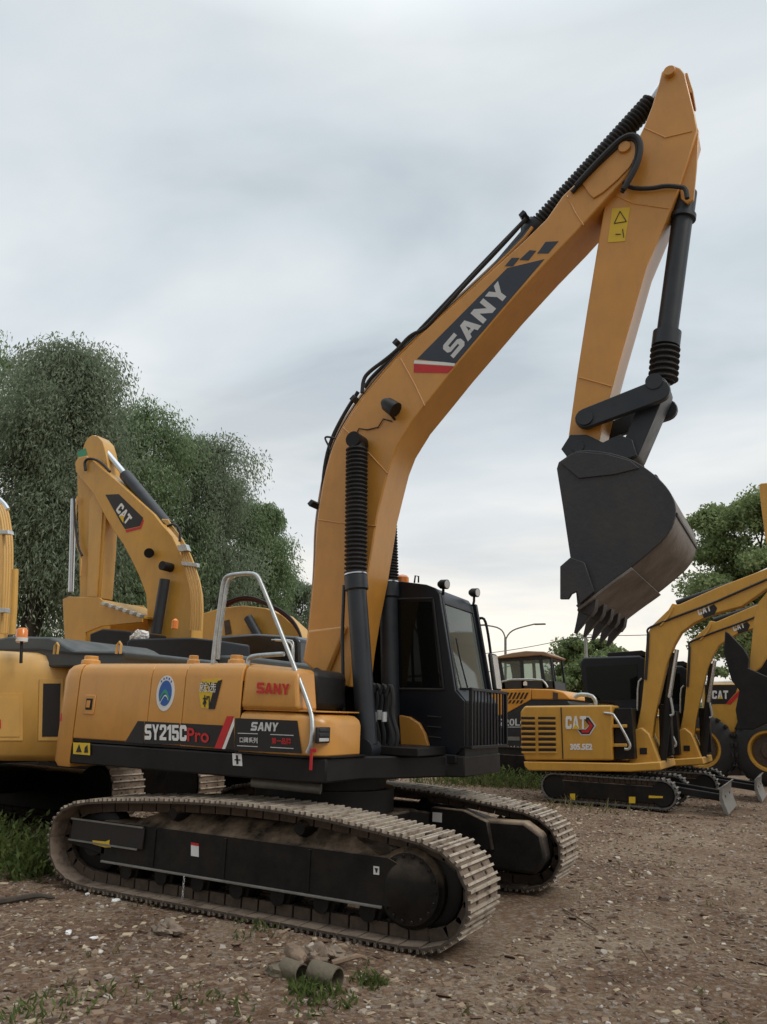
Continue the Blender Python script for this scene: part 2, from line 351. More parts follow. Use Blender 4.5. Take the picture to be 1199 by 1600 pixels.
me = bpy.data.meshes.new('ground'); me.from_pydata(gv, [], gf); me.shade_smooth()
gm = bpy.data.materials.new('gravelly_soil'); gm.use_nodes = True; t = gm.node_tree; P = t.nodes['Principled BSDF']; P.inputs['Roughness'].default_value = .95; P.inputs['Specular IOR Level'].default_value = .15
co = t.nodes.new('ShaderNodeTexCoord')
def gn(scale, det=6, ro=.65):
    n = t.nodes.new('ShaderNodeTexNoise'); n.inputs['Scale'].default_value = scale; n.inputs['Detail'].default_value = det; n.inputs['Roughness'].default_value = ro
    t.links.new(co.outputs['Object'], n.inputs['Vector']); return n.outputs[0]
def gr(src, stops):
    r_ = t.nodes.new('ShaderNodeValToRGB')
    r_.color_ramp.elements[0].position, r_.color_ramp.elements[0].color = stops[0][0], stops[0][1]+(1,)
    r_.color_ramp.elements[1].position, r_.color_ramp.elements[1].color = stops[-1][0], stops[-1][1]+(1,)
    for p_, c_ in stops[1:-1]: q = r_.color_ramp.elements.new(p_); q.color = c_+(1,)
    t.links.new(src, r_.inputs[0]); return r_.outputs[0]
base = gr(gn(.55), [(.3, (.105, .062, .040)), (.48, (.178, .118, .078)), (.68, (.275, .213, .152))])
fine = gr(gn(26, 8, .75), [(.3, (.35, .3, .26)), (.5, (1, .95, .9)), (.68, (1.75, 1.7, 1.6))])
mm = t.nodes.new('ShaderNodeMixRGB'); mm.blend_type = 'MULTIPLY'; mm.inputs[0].default_value = .85
t.links.new(base, mm.inputs[1]); t.links.new(fine, mm.inputs[2])
vo = t.nodes.new('ShaderNodeTexVoronoi'); vo.inputs['Scale'].default_value = 34; t.links.new(co.outputs['Object'], vo.inputs['Vector'])
vm = gr(vo.outputs['Color'], [(.55, (0, 0, 0)), (.9, (.55, .55, .55))])
pc = t.nodes.new('ShaderNodeMixRGB'); pc.inputs[2].default_value = (.36, .32, .275, 1); t.links.new(vm, pc.inputs[0]); t.links.new(mm.outputs[0], pc.inputs[1])
t.links.new(pc.outputs[0], P.inputs['Base Color'])
bp = t.nodes.new('ShaderNodeBump'); bp.inputs['Strength'].default_value = .9; bp.inputs['Distance'].default_value = .03
t.links.new(gn(38, 8, .7), bp.inputs['Height']); t.links.new(bp.outputs[0], P.inputs['Normal'])
me.materials.append(gm); go = bpy.data.objects.new('ground', me); COL.objects.link(go); go['kind'] = 'structure'

# ------------------------------------------------------------------ crawler tracks
def resample(path, step):
    P = [Vector(q) for q in path]; P.append(P[0]); L = [0]
    for a, b in zip(P[:-1], P[1:]): L.append(L[-1]+(b-a).length)
    n = round(L[-1]/step); out = []
    for k in range(n):
        d = L[-1]*k/n; i = max(j for j in range(len(L)-1) if L[j] <= d); f = (d-L[i])/(L[i+1]-L[i])
        out.append(P[i].lerp(P[i+1], f))
    return out
def smooth_loop(P, it=2):
    P = [Vector(q) for q in P]
    for _ in range(it):
        Q = []
        for i in range(len(P)):
            a, b = P[i], P[(i+1) % len(P)]; Q += [a*.75+b*.25, a*.25+b*.75]
        P = Q
    return P
def track_mesh(path, y0, y1, pitch=.172, rev=1, shoe_t=.018, bars=((-.38, .027), (-.02, .021), (.34, .021))):
    S = resample(path, pitch); n = len(S); A, B, D = MB(), MB(), MB(); yc = (y0+y1)/2; w = y1-y0
    cen = sum((q for q in S), Vector((0, 0)))/n
    for i, q in enumerate(S):
        tq = (S[(i+1) % n]-S[i-1]).normalized(); nn = Vector((tq.y, -tq.x))
        if nn.dot(q-cen) < 0: nn = -nn
        rot = Matrix(((tq.x, 0, nn.x), (0, 1, 0), (tq.y, 0, nn.y)))
        c = Vector((q.x, yc, q.y)); N3 = Vector((nn.x, 0, nn.y)); T3 = Vector((tq.x, 0, tq.y))
        g = .030
        jit = random.uniform(-.004, .004)
        A.box(c-N3*(g+shoe_t/2), (pitch*.93, w+jit, shoe_t), rot)
        for dx, hh in bars:
            D.box(c-N3*(g-hh/2-.001)+T3*(dx*pitch), (.019, w+jit+.004, hh), rot)
        for dy in (-.10, .10):
            B.box(c-N3*(g+shoe_t+.045)+Vector((0, dy, 0)), (pitch*.9, .045, .085), rot)
        B.box(c-N3*(g+shoe_t+.05), (.045, .2, .045), rot)
        for dy in (-.13, .13):       # bolt heads between the bars
            for dx in (.16, -.2):
                B.cyl(c-N3*(g+.001)+Vector((0, dy, 0))+T3*(dx*pitch), c-N3*(g-.012)+Vector((0, dy, 0))+T3*(dx*pitch), .013, 6)
    return A, B, D
PROF = [(-2.19, .42), (-2.14, .60), (-1.98, .735), (-1.65, .80), (-.97, .855), (-.48, .887), (0, .90), (.52, .895), (1.0, .865), (1.465, .815), (1.85, .77), (2.06, .67), (2.18, .48), (2.17, .28), (2.06, .11), (1.85, .0), (1.2, 0), (0, 0), (-1.2, 0), (-1.75, 0), (-2.0, .085), (-2.14, .23)]
# =================================================================== MAIN EXCAVATOR
ex = thing('crawler_excavator', 'large orange-yellow crawler excavator with raised boom and hanging black bucket, biggest machine in the yard', 'excavator')
def crawler(root, y0, y1, side, path=None):
    """one crawler; side=-1 outer face towards -y"""
    path = path or PROF
    yo = y0 if side < 0 else y1
    ins = yo-side*.10                 # outer face of the frame
    inn = ins-side*.36
    a, b = min(ins, inn), max(ins, inn)
    f = MB().prism([(-1.55, .26), (1.5, .26), (1.56, .32), (1.56, .56), (1.45, .60), (-1.55, .60)], a, b)
    # sloped top that carries the dust
    # sloped top plate that carries the dust, chamfered at both ends
    def rg(x, k): return [(x, ins-side*.02, .60), (x, ins-side*(.02+.2*k), .60+.13*k), (x, inn+side*.02, .60+.13*k), (x, inn+side*.02, .60)]
    f.loft([rg(-1.25, .03), rg(-.95, 1), rg(.95, 1), rg(1.36, .03)])
    cr_ = f.build('crawler', M['frame'], root, bevel=.012)
    A, B, D = track_mesh(smooth_loop(path), y0, y1)
    A.build('track_belt', M['plate'], cr_, smooth=0); D.build('grouser_bar', M['shoe'], cr_, smooth=0)
    B.build('track_link', M['link'], cr_, smooth=0)
    ym = (y0+y1)/2
    MB().bb(-1.52, 1.42, min(ins, ins+side*.022), max(ins, ins+side*.022), .243, .262).build('guard_rail', M['bladegrey'], cr_, bevel=.004)
    # idler and drive wheel
    for nm, xc, r_ in (('idler_wheel', -1.72, .30), ('drive_sprocket', 1.70, .31)):
        w = MB().lathe((xc, ym-.09, .415), (xc, ym+.09, .415), [(0, r_*.86), (.12, r_), (.88, r_), (1, r_*.86)], 40)
        w.cyl((xc, ym-.15, .415), (xc, ym+.15, .415), r_*.5, 28)
        w.build(nm, M['black'], cr_, bevel=.004)
    MB().lathe((1.62, ins-side*.16, .40), (1.62, ins+side*.01, .40), [(0, .285), (.6, .285), (.7, .262), (.86, .252), (.88, .20), (1, .17)], 44).build('final_drive_cover', M['frame'], cr_, bevel=.004)
    bb_ = MB()
    for k in range(18):
        a = 2*math.pi*k/18; bx, bz = 1.62+.225*math.cos(a), .40+.225*math.sin(a)
        bb_.cyl((bx, ins-side*.03, bz), (bx, ins-side*.002, bz), .013, 6)
    bb_.build('cover_bolt', M['frame'], cr_, smooth=0)
    sp2_ = MB()
    for k in range(21):
        a = 2*math.pi*k/21; sp2_.box((1.70+.325*math.sin(a), ym, .415+.325*math.cos(a)), (.05, .07, .08), Matrix.Rotation(a, 3, 'Y'))
    sp2_.build('sprocket_tooth', M['link'], cr_, smooth=0)
    for xb in (-.9, -.1, .75):
        MB().bb(xb-.012, xb+.012, min(ins, ins+side*.008), max(ins, ins+side*.008), .27, .585).build('weld_rib', M['frame'], cr_)
    # yoke plates round the idler
    MB().prism([(-2.0, .36), (-1.5, .30), (-1.5, .55), (-2.0, .50)], min(ins, ins-side*.05), max(ins, ins-side*.05)).build('idler_yoke', M['frame'], cr_, bevel=.01)
    for k in range(7):
        xr = -1.25+k*.42
        MB().lathe((xr, ym-.16, .19), (xr, ym+.16, .19), [(0, .07), (.15, .07), (.16, .10), (.4, .10), (.41, .08), (.59, .08), (.6, .10), (.84, .10), (.85, .07), (1, .07)], 16).build('bottom_roller', M['frame'], cr_)
    for xr in (-.75, .62):
        MB().lathe((xr, ym-.17, .725), (xr, ym+.17, .725), [(0, .05), (.2, .075), (.8, .075), (1, .05)], 16).build('carrier_roller', M['frame'], cr_)
    return cr_, ins
near_c, ins = crawler(ex, -1.49, -.89, -1)
far_c, _ = crawler(ex, .89, 1.49, 1)
# grease cover and stickers on the near crawler
MB().bb(-1.95, -1.02, ins-.02, ins-.001, .40, .585).build('side_cover', M['decalblack'], near_c, bevel=.006)
MB().bb(-1.96, -1.03, ins-.034, ins-.02, .58, .594).bb(-1.96, -1.08, ins-.034, ins-.02, .392, .405).build('cover_trim', M['bladegrey'], near_c)
yy = ins-.021
decal([(145, 1313), (165, 1315), (172, 1312), (171, 1318), (174, 1324), (164, 1324), (146, 1319)], yy, M['signyel'], near_c, 'grease_decal')
for q in ([(213, 1303), (220, 1304), (220, 1316), (213, 1315)], [(299, 1316), (311, 1318), (311, 1339), (299, 1337)], [(584, 1353), (593, 1354), (593, 1367), (584, 1366)]):
    decal(q, ins-.001, M['white'], near_c, 'sticker')
decal([(299, 1316), (311, 1318), (311, 1322), (299, 1320)], ins-.004, M['red'], near_c, 'sticker_band')
for q in ([(214.5, 1306), (218, 1307), (218, 1313), (214.5, 1312)], [(586, 1356), (591, 1357), (589.5, 1363), (588, 1364)]):
    decal(q, ins-.004, M['decalblack'], near_c, 'sticker_mark')
# hanging chain of the crawler
ch = ony(288, 1372, ins-.02)
c_ = MB()
for k in range(6):
    zc = ch.z-.03*k; c_.tube([(ch.x+.008*math.cos(a)*(k % 2), ch.y+.008*math.cos(a)*((k+1) % 2), zc+.018*math.sin(a)) for a in np.linspace(0, 6.28, 9)], .003, 5)
c_.build('safety_chain', M['galv'], near_c)
# far crawler's inner face: motor guard
MB().prism([(1.15, .22), (1.95, .22), (2.06, .36), (2.02, .58), (1.85, .68), (1.15, .66)], .70, .90).build('motor_guard', M['frame'], far_c, bevel=.03)
# centre frame
cf = MB()
cf.slab([(-.75, -.62), (.75, -.62), (.75, .62), (-.75, .62)], .40, .72)
for sx in (-1, 1):
    for sy in (-1, 1):
        ring = []
        for k in range(7):
            q = k/6; yv = sy*(.3+.85*q); xv = sx*(.45+.55*q**.7); zt = .74-.16*q**1.5; zb = .40-.04*q; wd = .30
            ring.append([(xv-wd/2, yv, zb), (xv+wd/2, yv, zb), (xv+wd/2, yv, zt), (xv-wd/2, yv, zt)])
        cf.loft(ring)
cfo = cf.build('centre_frame', M['frame'], ex, bevel=.02)
MB().cyl((0, 0, .70), (0, 0, .94), .70, 48).cyl((0, 0, .92), (0, 0, 1.06), .62, 48).build('slewing_ring', M['black'], ex)
MB().prism([(.85, .42), (1.55, .40), (1.5, .66), (1.25, .745), (.9, .75)], .62, .70).build('frame_gusset', M['frame'], ex, bevel=.01)
q = ony(683, 1277, .61)
MB().bb(q.x-.05, q.x+.05, .612, .618, q.z-.045, q.z+.045).build('sticker', M['white'], ex)
# revolving platform
pl = MB()
pl.slab([(-2.25, -1.325), (.55, -1.325), (.75, -1.2), (.78, -.62), (.95, -.35), (1.2, .30), (1.36, .38), (1.36, 1.42), (-2.2, 1.42)], 1.075, 1.275)
plo = pl.build('revolving_platform', M['black'], ex, bevel=.015)
MB().prism(pz([(140, 1186), (340, 1198), (340, 1206), (140, 1192)], -1.3), -1.29, -1.2).build('skirt', M['black'], ex)
MB().cyl((-.05, -1.15, 1.03), (.55, -.95, 1.0), .045, 12).build('exhaust_drain_pipe', M['bladegrey'], ex)
# counterweight : rounded tail
def arc(cx, cy, r, a0, a1, n): return [(cx+r*math.cos(a), cy+r*math.sin(a)) for a in np.linspace(R(a0), R(a1), n)]
foot = [(-2.19, -1.335)] + arc(-2.33, -1.155, .18, 268, 208, 7) + arc(0, 0, 2.72, 202, 158, 11) + arc(-2.33, 1.24, .18, 152, 92, 7) + [(-2.19, 1.42)]
cw = MB(); zs = [(1.04, -.03), (1.09, 0), (1.9, .0), (1.99, -.02), (2.035, -.06), (2.055, -.12)]
rings = []
for z_, ins_ in zs:
    rings.append([(max(-3, a-ins_*(-1) if False else a+(-ins_ if a < -2.2 else 0)), b*(1+ins_*.45), z_) for a, b in foot])
cw.loft(rings); cwo = cw.build('counterweight', M['yellow'], ex, smooth=50)
# side doors of the engine bay (right side), each a shallow box with a rounded shoulder
def hood_panel(x0, x1, z0, z1, mt, name, ybase=-1.33, lean=.05):
    prof = [(ybase, z0), (ybase-.004, z0+.02), (ybase-.004, z1-.13), (ybase+.012, z1-.06), (ybase+.045, z1-.02), (ybase+.10, z1), (ybase+1.0, z1+.004), (ybase+1.0, z0)]
    r0 = [(x0+lean*(1-(z-z0)/(z1-z0))*0, y, z) for y, z in prof]; r1 = [(x1, y, z) for y, z in prof]
    n = 4; rings = [[(x0+(x1-x0)*k/n, y, z) for y, z in prof] for k in range(n+1)]
    return MB().loft(rings).build(name, mt, ex, bevel=.008)
G = .006
d1 = hood_panel(-2.18, -1.205, 1.315, 2.06, M['yellow'], 'side_door')
d2 = hood_panel(-1.205+G, -.775, 1.31, 2.06, M['yellow'], 'side_door')
d3 = hood_panel(-.775+G, -.105, 1.305, 2.065, M['yellow'], 'side_door')
MB().bb(-2.2, -.1, -1.318, -.36, 1.285, 1.90).build('engine_bay_shell', M['black'], ex)
MB().bb(-2.2, -.14, -.36, 1.36, 1.27, 2.03).build('hood', M['yellow'], ex, bevel=.04)
# right front tank with the wordmark, and the step box in front of it
tk = MB(); prof = [(-1.325, 1.655), (-1.335, 1.70), (-1.325, 1.94), (-1.31, 2.01), (-1.27, 2.045), (-1.2, 2.055), (-1.02, 2.055), (-1.02, 1.655)]
n = 6; tk.loft([[( -.098+(.62)*k/n + (0 if k < n else -.0) - (.05*(max(0, z-1.66)/.4) if k == n else 0), y, z-(.045*k/n if z > 1.9 else 0)) for y, z in prof] for k in range(n+1)])
tko = tk.build('fuel_tank', M['yellow'], ex, bevel=.03)
stp = MB()
def boxring(x, ins_y, z0, z1): return [(x, -1.335+ins_y, z0), (x, -1.335+ins_y, z1-.06), (x, -1.31+ins_y, z1-.02), (x, -1.26+ins_y, z1), (x, -.66, z1), (x, -.66, z0)]
rings = [boxring(x, iy, 1.29, z1) for x, iy, z1 in ((-.095, 0, 1.645), (.3, 0, 1.645), (.52, .0, 1.64), (.62, .02, 1.635), (.70, .06, 1.62), (.745, .12, 1.59), (.765, .19, 1.54))]
stp.loft(rings); sto = stp.build('step_box', M['yellow'], ex, bevel=.012)
MB().bb(-.1, .68, -1.30, -.55, 1.648, 1.662).build('step_plate', M['yellow'], sto, bevel=.005)
MB().slab([(-.12, -1.34), (.60, -1.34), (.78, -1.18), (.80, -.6), (-.12, -.6)], 1.277, 1.289).build('step_box_sill', M['black'], ex)
# step-box headlight
hl = onx(507, 1152, .775)
yl = hl.y
MB().bb(.742, .772, yl-.10, yl+.10, 1.40, 1.53).build('headlight_bezel', M['decalblack'], sto, bevel=.008)
for k in range(3): MB().bb(.77, .778, yl-.075, yl+.075, 1.413+k*.04, 1.441+k*.04).build('headlight', M['lampglass'] if k == 0 else M['bluegrey'], sto, bevel=.004)
# decals on the side
YS = -1.3345
def dk(pts, mt, name='decal', y=YS, par=ex): return decal(pts, y, mt, par, name)
dk([(196, 1159.5), (216, 1126.5), (225.5, 1127), (225, 1162)], M['decalblack'], par=d1)
dk([(226.5, 1127), (281, 1130), (281, 1163.5), (226, 1162)], M['decalblack'], par=d2)
dk([(282.6, 1130), (349, 1133.5), (336, 1168), (282.2, 1163.5)], M['decalblack'], par=d3)
dk([(355, 1119), (365.5, 1119), (347, 1170), (335.5, 1169)], M['red'], par=d3, y=YS-.003)
dk([(366, 1122), (366.5, 1133), (352, 1170.5), (347.5, 1170)], M['white'], par=d3, y=YS-.003)
dk([(355.5, 1164), (366, 1136), (366, 1171), (353, 1170.5)], M['decalblack'], par=d3, y=YS-.001)
quad_text('SY215C', [(226.5, 1155.5), (292, 1158), (227, 1131.5)], YS-.007, M['white'], ex, 'lettering', .035)
quad_text('Pro', [(293, 1158.5), (327, 1161), (293, 1137)], YS-.007, M['red'], ex, 'lettering', .02)
dk([(368, 1122), (465, 1126), (472, 1177.5), (366.5, 1172.5)], M['decalblack'], y=-1.337, par=sto)
quad_text('SANY', [(392, 1141.5), (434, 1143), (394, 1128)], -1.342, M['greywhite'], sto, 'lettering', .045)
for q in ([(372, 1145), (403, 1146), (403, 1147.2), (372, 1146.2)], [(423, 1147), (459, 1148.5), (459, 1149.7), (423, 1148.2)], [(371, 1164.5), (403, 1166), (403, 1167.2), (371, 1165.7)], [(423, 1167), (459, 1169), (459, 1170.2), (423, 1168.2)]):
    dk(q, M['greywhite'], 'rule', -1.341, sto)
quad_text('口碑系列', [(375, 1160.5), (403, 1161.5), (375, 1151.5)], -1.342, M['greywhite'], sto, 'lettering', .02)
quad_text('第一品牌', [(425, 1162.5), (455, 1163.5), (425, 1152.5)], -1.342, M['red'], sto, 'lettering', .02)
quad_text('SANY', [(401, 1083), (452, 1086), (402, 1066)], -1.342, M['red'], tko, 'lettering', .05)
# round green emblem
ec = ony(259, 1083, YS); 
def disc(c, r, y, n=40, sx=1): return [(c.x+r*sx*math.cos(a), c.z+r*math.sin(a)) for a in np.linspace(0, 2*math.pi, n, endpoint=False)]
MB().prism(disc(ec, .165, YS, sx=.68), YS-.003, YS-.0005).build('emblem', M['white'], d2, smooth=0)
MB().prism(disc(ec, .118, YS, sx=.68), YS-.006, YS-.0035).build('emblem_disc', M['blue'], d2, smooth=0)
wv = [(ec.x-.06+.12*k/10, ec.z-.01+.045*math.sin(k/10*4.5-.6)) for k in range(11)]
MB().prism(wv+[(a, b-.035) for a, b in wv[::-1]], YS-.009, YS-.0065).build('emblem_wave', M['green'], d2, smooth=0)
wv = [(a+.01, b-.05) for a, b in wv[:9]]
MB().prism(wv+[(a, b-.012) for a, b in wv[::-1]], YS-.009, YS-.0065).build('emblem_wave', M['white'], d2, smooth=0)
for a in (50, 70, 90, 110, 130):
    q = Vector((ec.x+.68*.142*math.cos(R(a)), 0, ec.z+.142*math.sin(R(a))))
    MB().prism([(q.x-.007, q.z-.009), (q.x+.007, q.z-.009), (q.x+.006, q.z+.009), (q.x-.006, q.z+.009)], YS-.006, YS-.0035).build('emblem_mark', M['blue'], d2, smooth=0)
# gold and black brush sticker
dk([(316, 1062), (344, 1060), (347, 1064), (336, 1108), (315, 1106), (311, 1082)], M['signyel'], 'sticker', YS, d3)
dk([(341, 1064), (347.5, 1062), (336, 1108), (326, 1108), (333, 1082)], M['decalblack'], 'sticker_stroke', YS-.003, d3)
quad_text('挖好', [(312, 1080), (338, 1081), (314, 1065)], YS-.006, M['decalblack'], d3, 'lettering', .03)
quad_text('机', [(317, 1105), (330, 1106), (317, 1086)], YS-.006, M['decalblack'], d3, 'lettering', .03)
quad_text('就选', [(311, 1081), (337, 1082), (313, 1066)], YS-.008, M['white'], d3, 'lettering', .0)
# door latch, warning label, number label
lq = ony(141, 1101, YS)
MB().bb(lq.x-.07, lq.x+.07, YS-.012, YS, lq.z-.095, lq.z+.095).build('latch_frame', M['yellow'], d1, bevel=.006)
MB().bb(lq.x-.045, lq.x+.045, YS-.016, YS-.0125, lq.z-.05, lq.z+.06).build('latch', M['black'], d1, bevel=.004)
MB().bb(lq.x-.03, lq.x+.02, YS-.024, YS-.0165, lq.z-.03, lq.z+.04).build('latch_handle', M['yellow'], d1, bevel=.004)
dk([(115, 1160), (141, 1161), (141, 1180), (115, 1178)], M['signyel'], 'warning_label', -1.338, plo)
dk([(119, 1175), (128, 1175.5), (124, 1163)], M['decalblack'], 'warning_mark', -1.3415, plo)
dk([(132, 1176), (138, 1176), (137, 1164), (133, 1168)], M['decalblack'], 'warning_mark', -1.3415, plo)
dk([(363.5, 1177), (378, 1178), (379, 1197), (364.5, 1196)], M['white'], 'sticker', -1.326, plo)
dk([(369, 1180), (372, 1180), (373, 1194), (370, 1194)], M['decalblack'], 'sticker_mark', -1.3295, plo)
dk([(367, 1186), (376, 1186.5), (376, 1188.5), (367, 1188)], M['decalblack'], 'sticker_mark', -1.3295, plo)
TAILREF = cwo
# filler caps and lifting eyes on the hood
for px, py, w in ((143, 1030, .12), (303, 1029, .075), (370, 1030, .10)):
    c = ony(px, py, -1.05); zt = 2.062
    mb = MB().lathe((c.x, -1.05, zt), (c.x, -1.05, zt+.09), [(0, w*.85), (.5, w*.8), (.55, w*.62), (1, w*.6)], 14)
    mb.build('filler_cap', M['yellow'], ex, bevel=.006)
# handrails
def rail(pts, r=.021, par=ex, mt='galv', sm=2, name='handrail'): return MB().tube(pts, r, 10, sm).build(name, M[mt], par)
yr = -1.25
def r_pts(L, y): return [ony(a, b, y) for a, b in L]
hp = r_pts([(333, 1034), (336, 1005), (348, 915), (352, 902), (362, 898), (392, 895.5), (402, 899), (408, 910), (440, 990), (488, 1106), (495, 1128), (497, 1160), (490, 1176)], yr)
for i, q in enumerate(hp[9:]): q.y -= .03*min(3, i+1)
hp[0].z -= .03
rail(hp)
rail(r_pts([(341, 1030), (343, 1000), (353, 925), (357, 906), (366, 900)], -1.12), .018)
rail(r_pts([(388, 1042), (388, 1029), (396, 1025), (438, 1022), (444, 1022)], -1.24), .021)
rail(r_pts([(431, 1000), (456, 1002), (458, 1022), (458, 1045)], -.75), .012)
# red straps
sq = ony(487, 1176, -1.36)
MB().box((sq.x, -1.36, sq.z-.055), (.026, .012, .17)).box((sq.x+.02, -1.355, sq.z+.02), (.05, .014, .03)).build('red_strap', M['redpaint'], ex, bevel=.004)

# ---------------------------------------------------------------- boom
YB0, YB1 = -.25, .21
BOOM = [(476, 1035), (484, 960), (490, 900), (493, 850), (497, 803), (507, 743), (519, 700), (531, 677), (550, 645), (570, 617), (617, 562), (660, 520), (736, 452), (814, 381), (854, 342), (879, 306), (929, 258), (966, 229), (980, 220), (990, 217), (998, 220), (1001, 228), (998, 243), (988, 262), (972, 284), (946, 312), (900, 363), (854, 411), (795, 476), (712, 574), (680, 614), (645, 657), (621, 696), (610, 724), (602, 755), (590, 803), (582, 854), (574, 901), (562, 960), (552, 1020), (546, 1074), (513, 1064), (490, 1048)]
bpoly = pz(BOOM, YB0)
boom = MB().prism(bpoly, YB0, YB1).build('boom', M['yellow'], ex, bevel=.014)
# welded edge plates and castings on the boom side
def bplate(pts, t, name, mt='yellow', y=YB0, par=None): return MB().prism(pz(pts, y), y-t, y-.0008).build(name, M[mt], par or boom, bevel=.006)
bplate([(910, 288), (966, 231), (980, 222), (990, 219), (997, 222), (999, 229), (996, 242), (985, 262), (966, 282), (943, 302), (928, 311), (921, 304)], .018, 'boom_tip_plate')
MB().prism(pz([(477, 1033), (485, 985), (545, 978), (530, 1020), (512, 1062), (494, 1049)], YB0), YB0-.055, YB0-.0008).build('boom_foot_casting', M['yellow'], boom, bevel=.05)
for (px, py), r_ in (((977, 233), .06), ):
    c = ony(px, py, YB0); MB().cyl((c.x, YB0-.045, c.z), (c.x, YB1+.03, c.z), r_, 24).build('boom_pin', M['yellow'], boom, bevel=.006)
c = ony(506, 1040, YB0); MB().cyl((.02, -.36, 1.93), (.02, .34, 1.93), .07, 24).build('boom_pin', M['black'], boom)
# mounting brackets of the boom foot
for y_ in (-.33, .26):
    MB().prism([(-.38, 1.27), (.42, 1.27), (.30, 1.62), (.16, 2.02), (.02, 2.09), (-.10, 2.02)], y_, y_+.05).build('boom_bracket', M['black'], ex, bevel=.02)
# black cover plate beside the boom foot
MB().bb(-.1, .47, -1.015, -.42, 1.66, 2.03).build('valve_cover', M['black'], ex, bevel=.07)
MB().bb(.1, .62, -.62, -.40, 1.28, 1.62).build('valve_block', M['black'], ex, bevel=.02)
# weld seams on the boom and stick sides
def weld(pts, y, par): MB().tube([ony(a, b, y-.001) for a, b in pts], .007, 6).build('weld_seam', M['yellow'], par, smooth=0)
weld([(497, 812), (530, 817), (588, 822)], YB0, boom); weld([(536, 668), (560, 690), (606, 740)], YB0, boom); weld([(626, 560), (648, 600), (664, 634)], YB0, boom); weld([(886, 306), (900, 334), (912, 352)], YB0, boom)
# decals along the boom
YD = YB0-.0005
bd = [(650, 562), (653, 558), (787, 421), (850, 408), (715, 567)]
decal([(652, 561), (793, 419), (851, 405), (712, 568)], YD, M['navy'], boom, 'boom_decal')
decal([(648, 563), (712, 567), (710, 572), (647, 568)], YD, M['white'], boom, 'decal_stripe')
decal([(647, 569), (709.5, 573), (700, 583), (647, 582)], YD, M['red'], boom, 'decal_stripe')
for q in ([(789, 416), (800, 403), (812, 403), (802, 416)], [(812, 406), (828, 391), (838, 392), (826, 407)], [(840, 396), (853, 378), (873, 377), (857, 396)]):
    decal(q, YD, M['navy'], boom, 'decal_chevron')
o_, u_, v_ = (ony(a, b, YD-.003) for a, b in ((709, 560), (799, 455), (690, 543)))
text('SANY', o_, u_-o_, v_-o_, M['greywhite'], boom, 'lettering', .05)
# boom work lamp
lp = ony(607, 633, YB0-.10)
MB().lathe(lp+Vector((-.06, 0, .05)), lp+Vector((.09, 0, -.07)), [(0, .04), (.3, .075), (1, .085)], 18).build('boom_lamp', M['black'], boom)
MB().tube([lp+Vector((0, 0, -.03)), lp+Vector((.02, .03, -.10)), (lp.x+.03, YB0, lp.z-.13)], .014, 8).build('lamp_bracket', M['black'], boom)
MB().tube([(lp.x, YB0-.012, lp.z-.15)]+[(q.x, YB0-.012, q.z) for q in (ony(a, b, YB0) for a, b in ((600, 655), (592, 668), (575, 672), (562, 670), (556, 682)))], .007, 6).build('lamp_cable', M['rubber'], boom)
# hoses and pipes on the boom's back
back = [(481, 1000), (488, 930), (491, 880), (492, 830), (496, 795), (505, 742), (517, 698), (529, 672), (548, 640), (568, 612), (616, 555), (660, 514), (736, 446), (812, 374), (828, 352)]
for k, (y_, off) in enumerate(((-.20, 0), (-.12, 3), (-.04, 4), (.05, 5), (.14, 6))):
    MB().tube([ony(a-off*.5+4, b-off*.5+3, y_) for a, b in back], .017, 8, 1).build('hydraulic_pipe', M['bluegrey'] if k % 2 else M['yellow'], boom)
for y_, L in ((-.16, [(497, 960), (498, 890), (503, 800), (506, 735), (516, 690), (536, 650), (560, 612)]),
              (-.22, [(566, 614), (568, 592), (578, 580), (603, 562), (622, 546), (642, 523), (662, 516), (682, 495), (735, 436), (790, 378), (822, 342)]),
              (-.05, [(570, 606), (580, 590), (606, 566), (628, 545), (650, 522), (700, 470), (760, 406), (826, 338)])):
    MB().tube([ony(a, b, y_) for a, b in L], .022, 8, 2).build('hydraulic_hose', M['rubber'], boom)
MB().tube([ony(a, b, -.2) for a, b in ((545, 684), (528, 686), (512, 682), (507, 684), (514, 697), (519, 708), (518, 720))], .012, 6, 2).build('hydraulic_hose', M['rubber'], boom)
for px, py in ((626, 541), (822, 344), (495, 790), (560, 628)):
    c = ony(px, py, -.1); MB().box((c.x, -.02, c.z), (.07, .42, .05), Matrix.Rotation(R(-42), 3, 'Y')).build('pipe_clamp', M['bluegrey'], boom, bevel=.006)
# arm cylinder along the top of the boom
a0 = ony(668, 545, -.02)
a1, a2, a3 = ony(842, 351, 0), ony(1019, 158, 0), ony(1046, 118, 0)
ac = MB().lathe(a0+(a1-a0)*.0+Vector((.02, 0, -.06)), a1, [(0, .09), (.02, .10), (.9, .10), (.92, .125), (1, .125)], 24).build('arm_cylinder', M['bluegrey'], ex)
MB().bellows(a1, a2, .078, .104, 38).build('bellows', M['rubber'], ac)
MB().cyl(a2, a3, .05, 16).build('cylinder_rod', M['chrome'], ac)
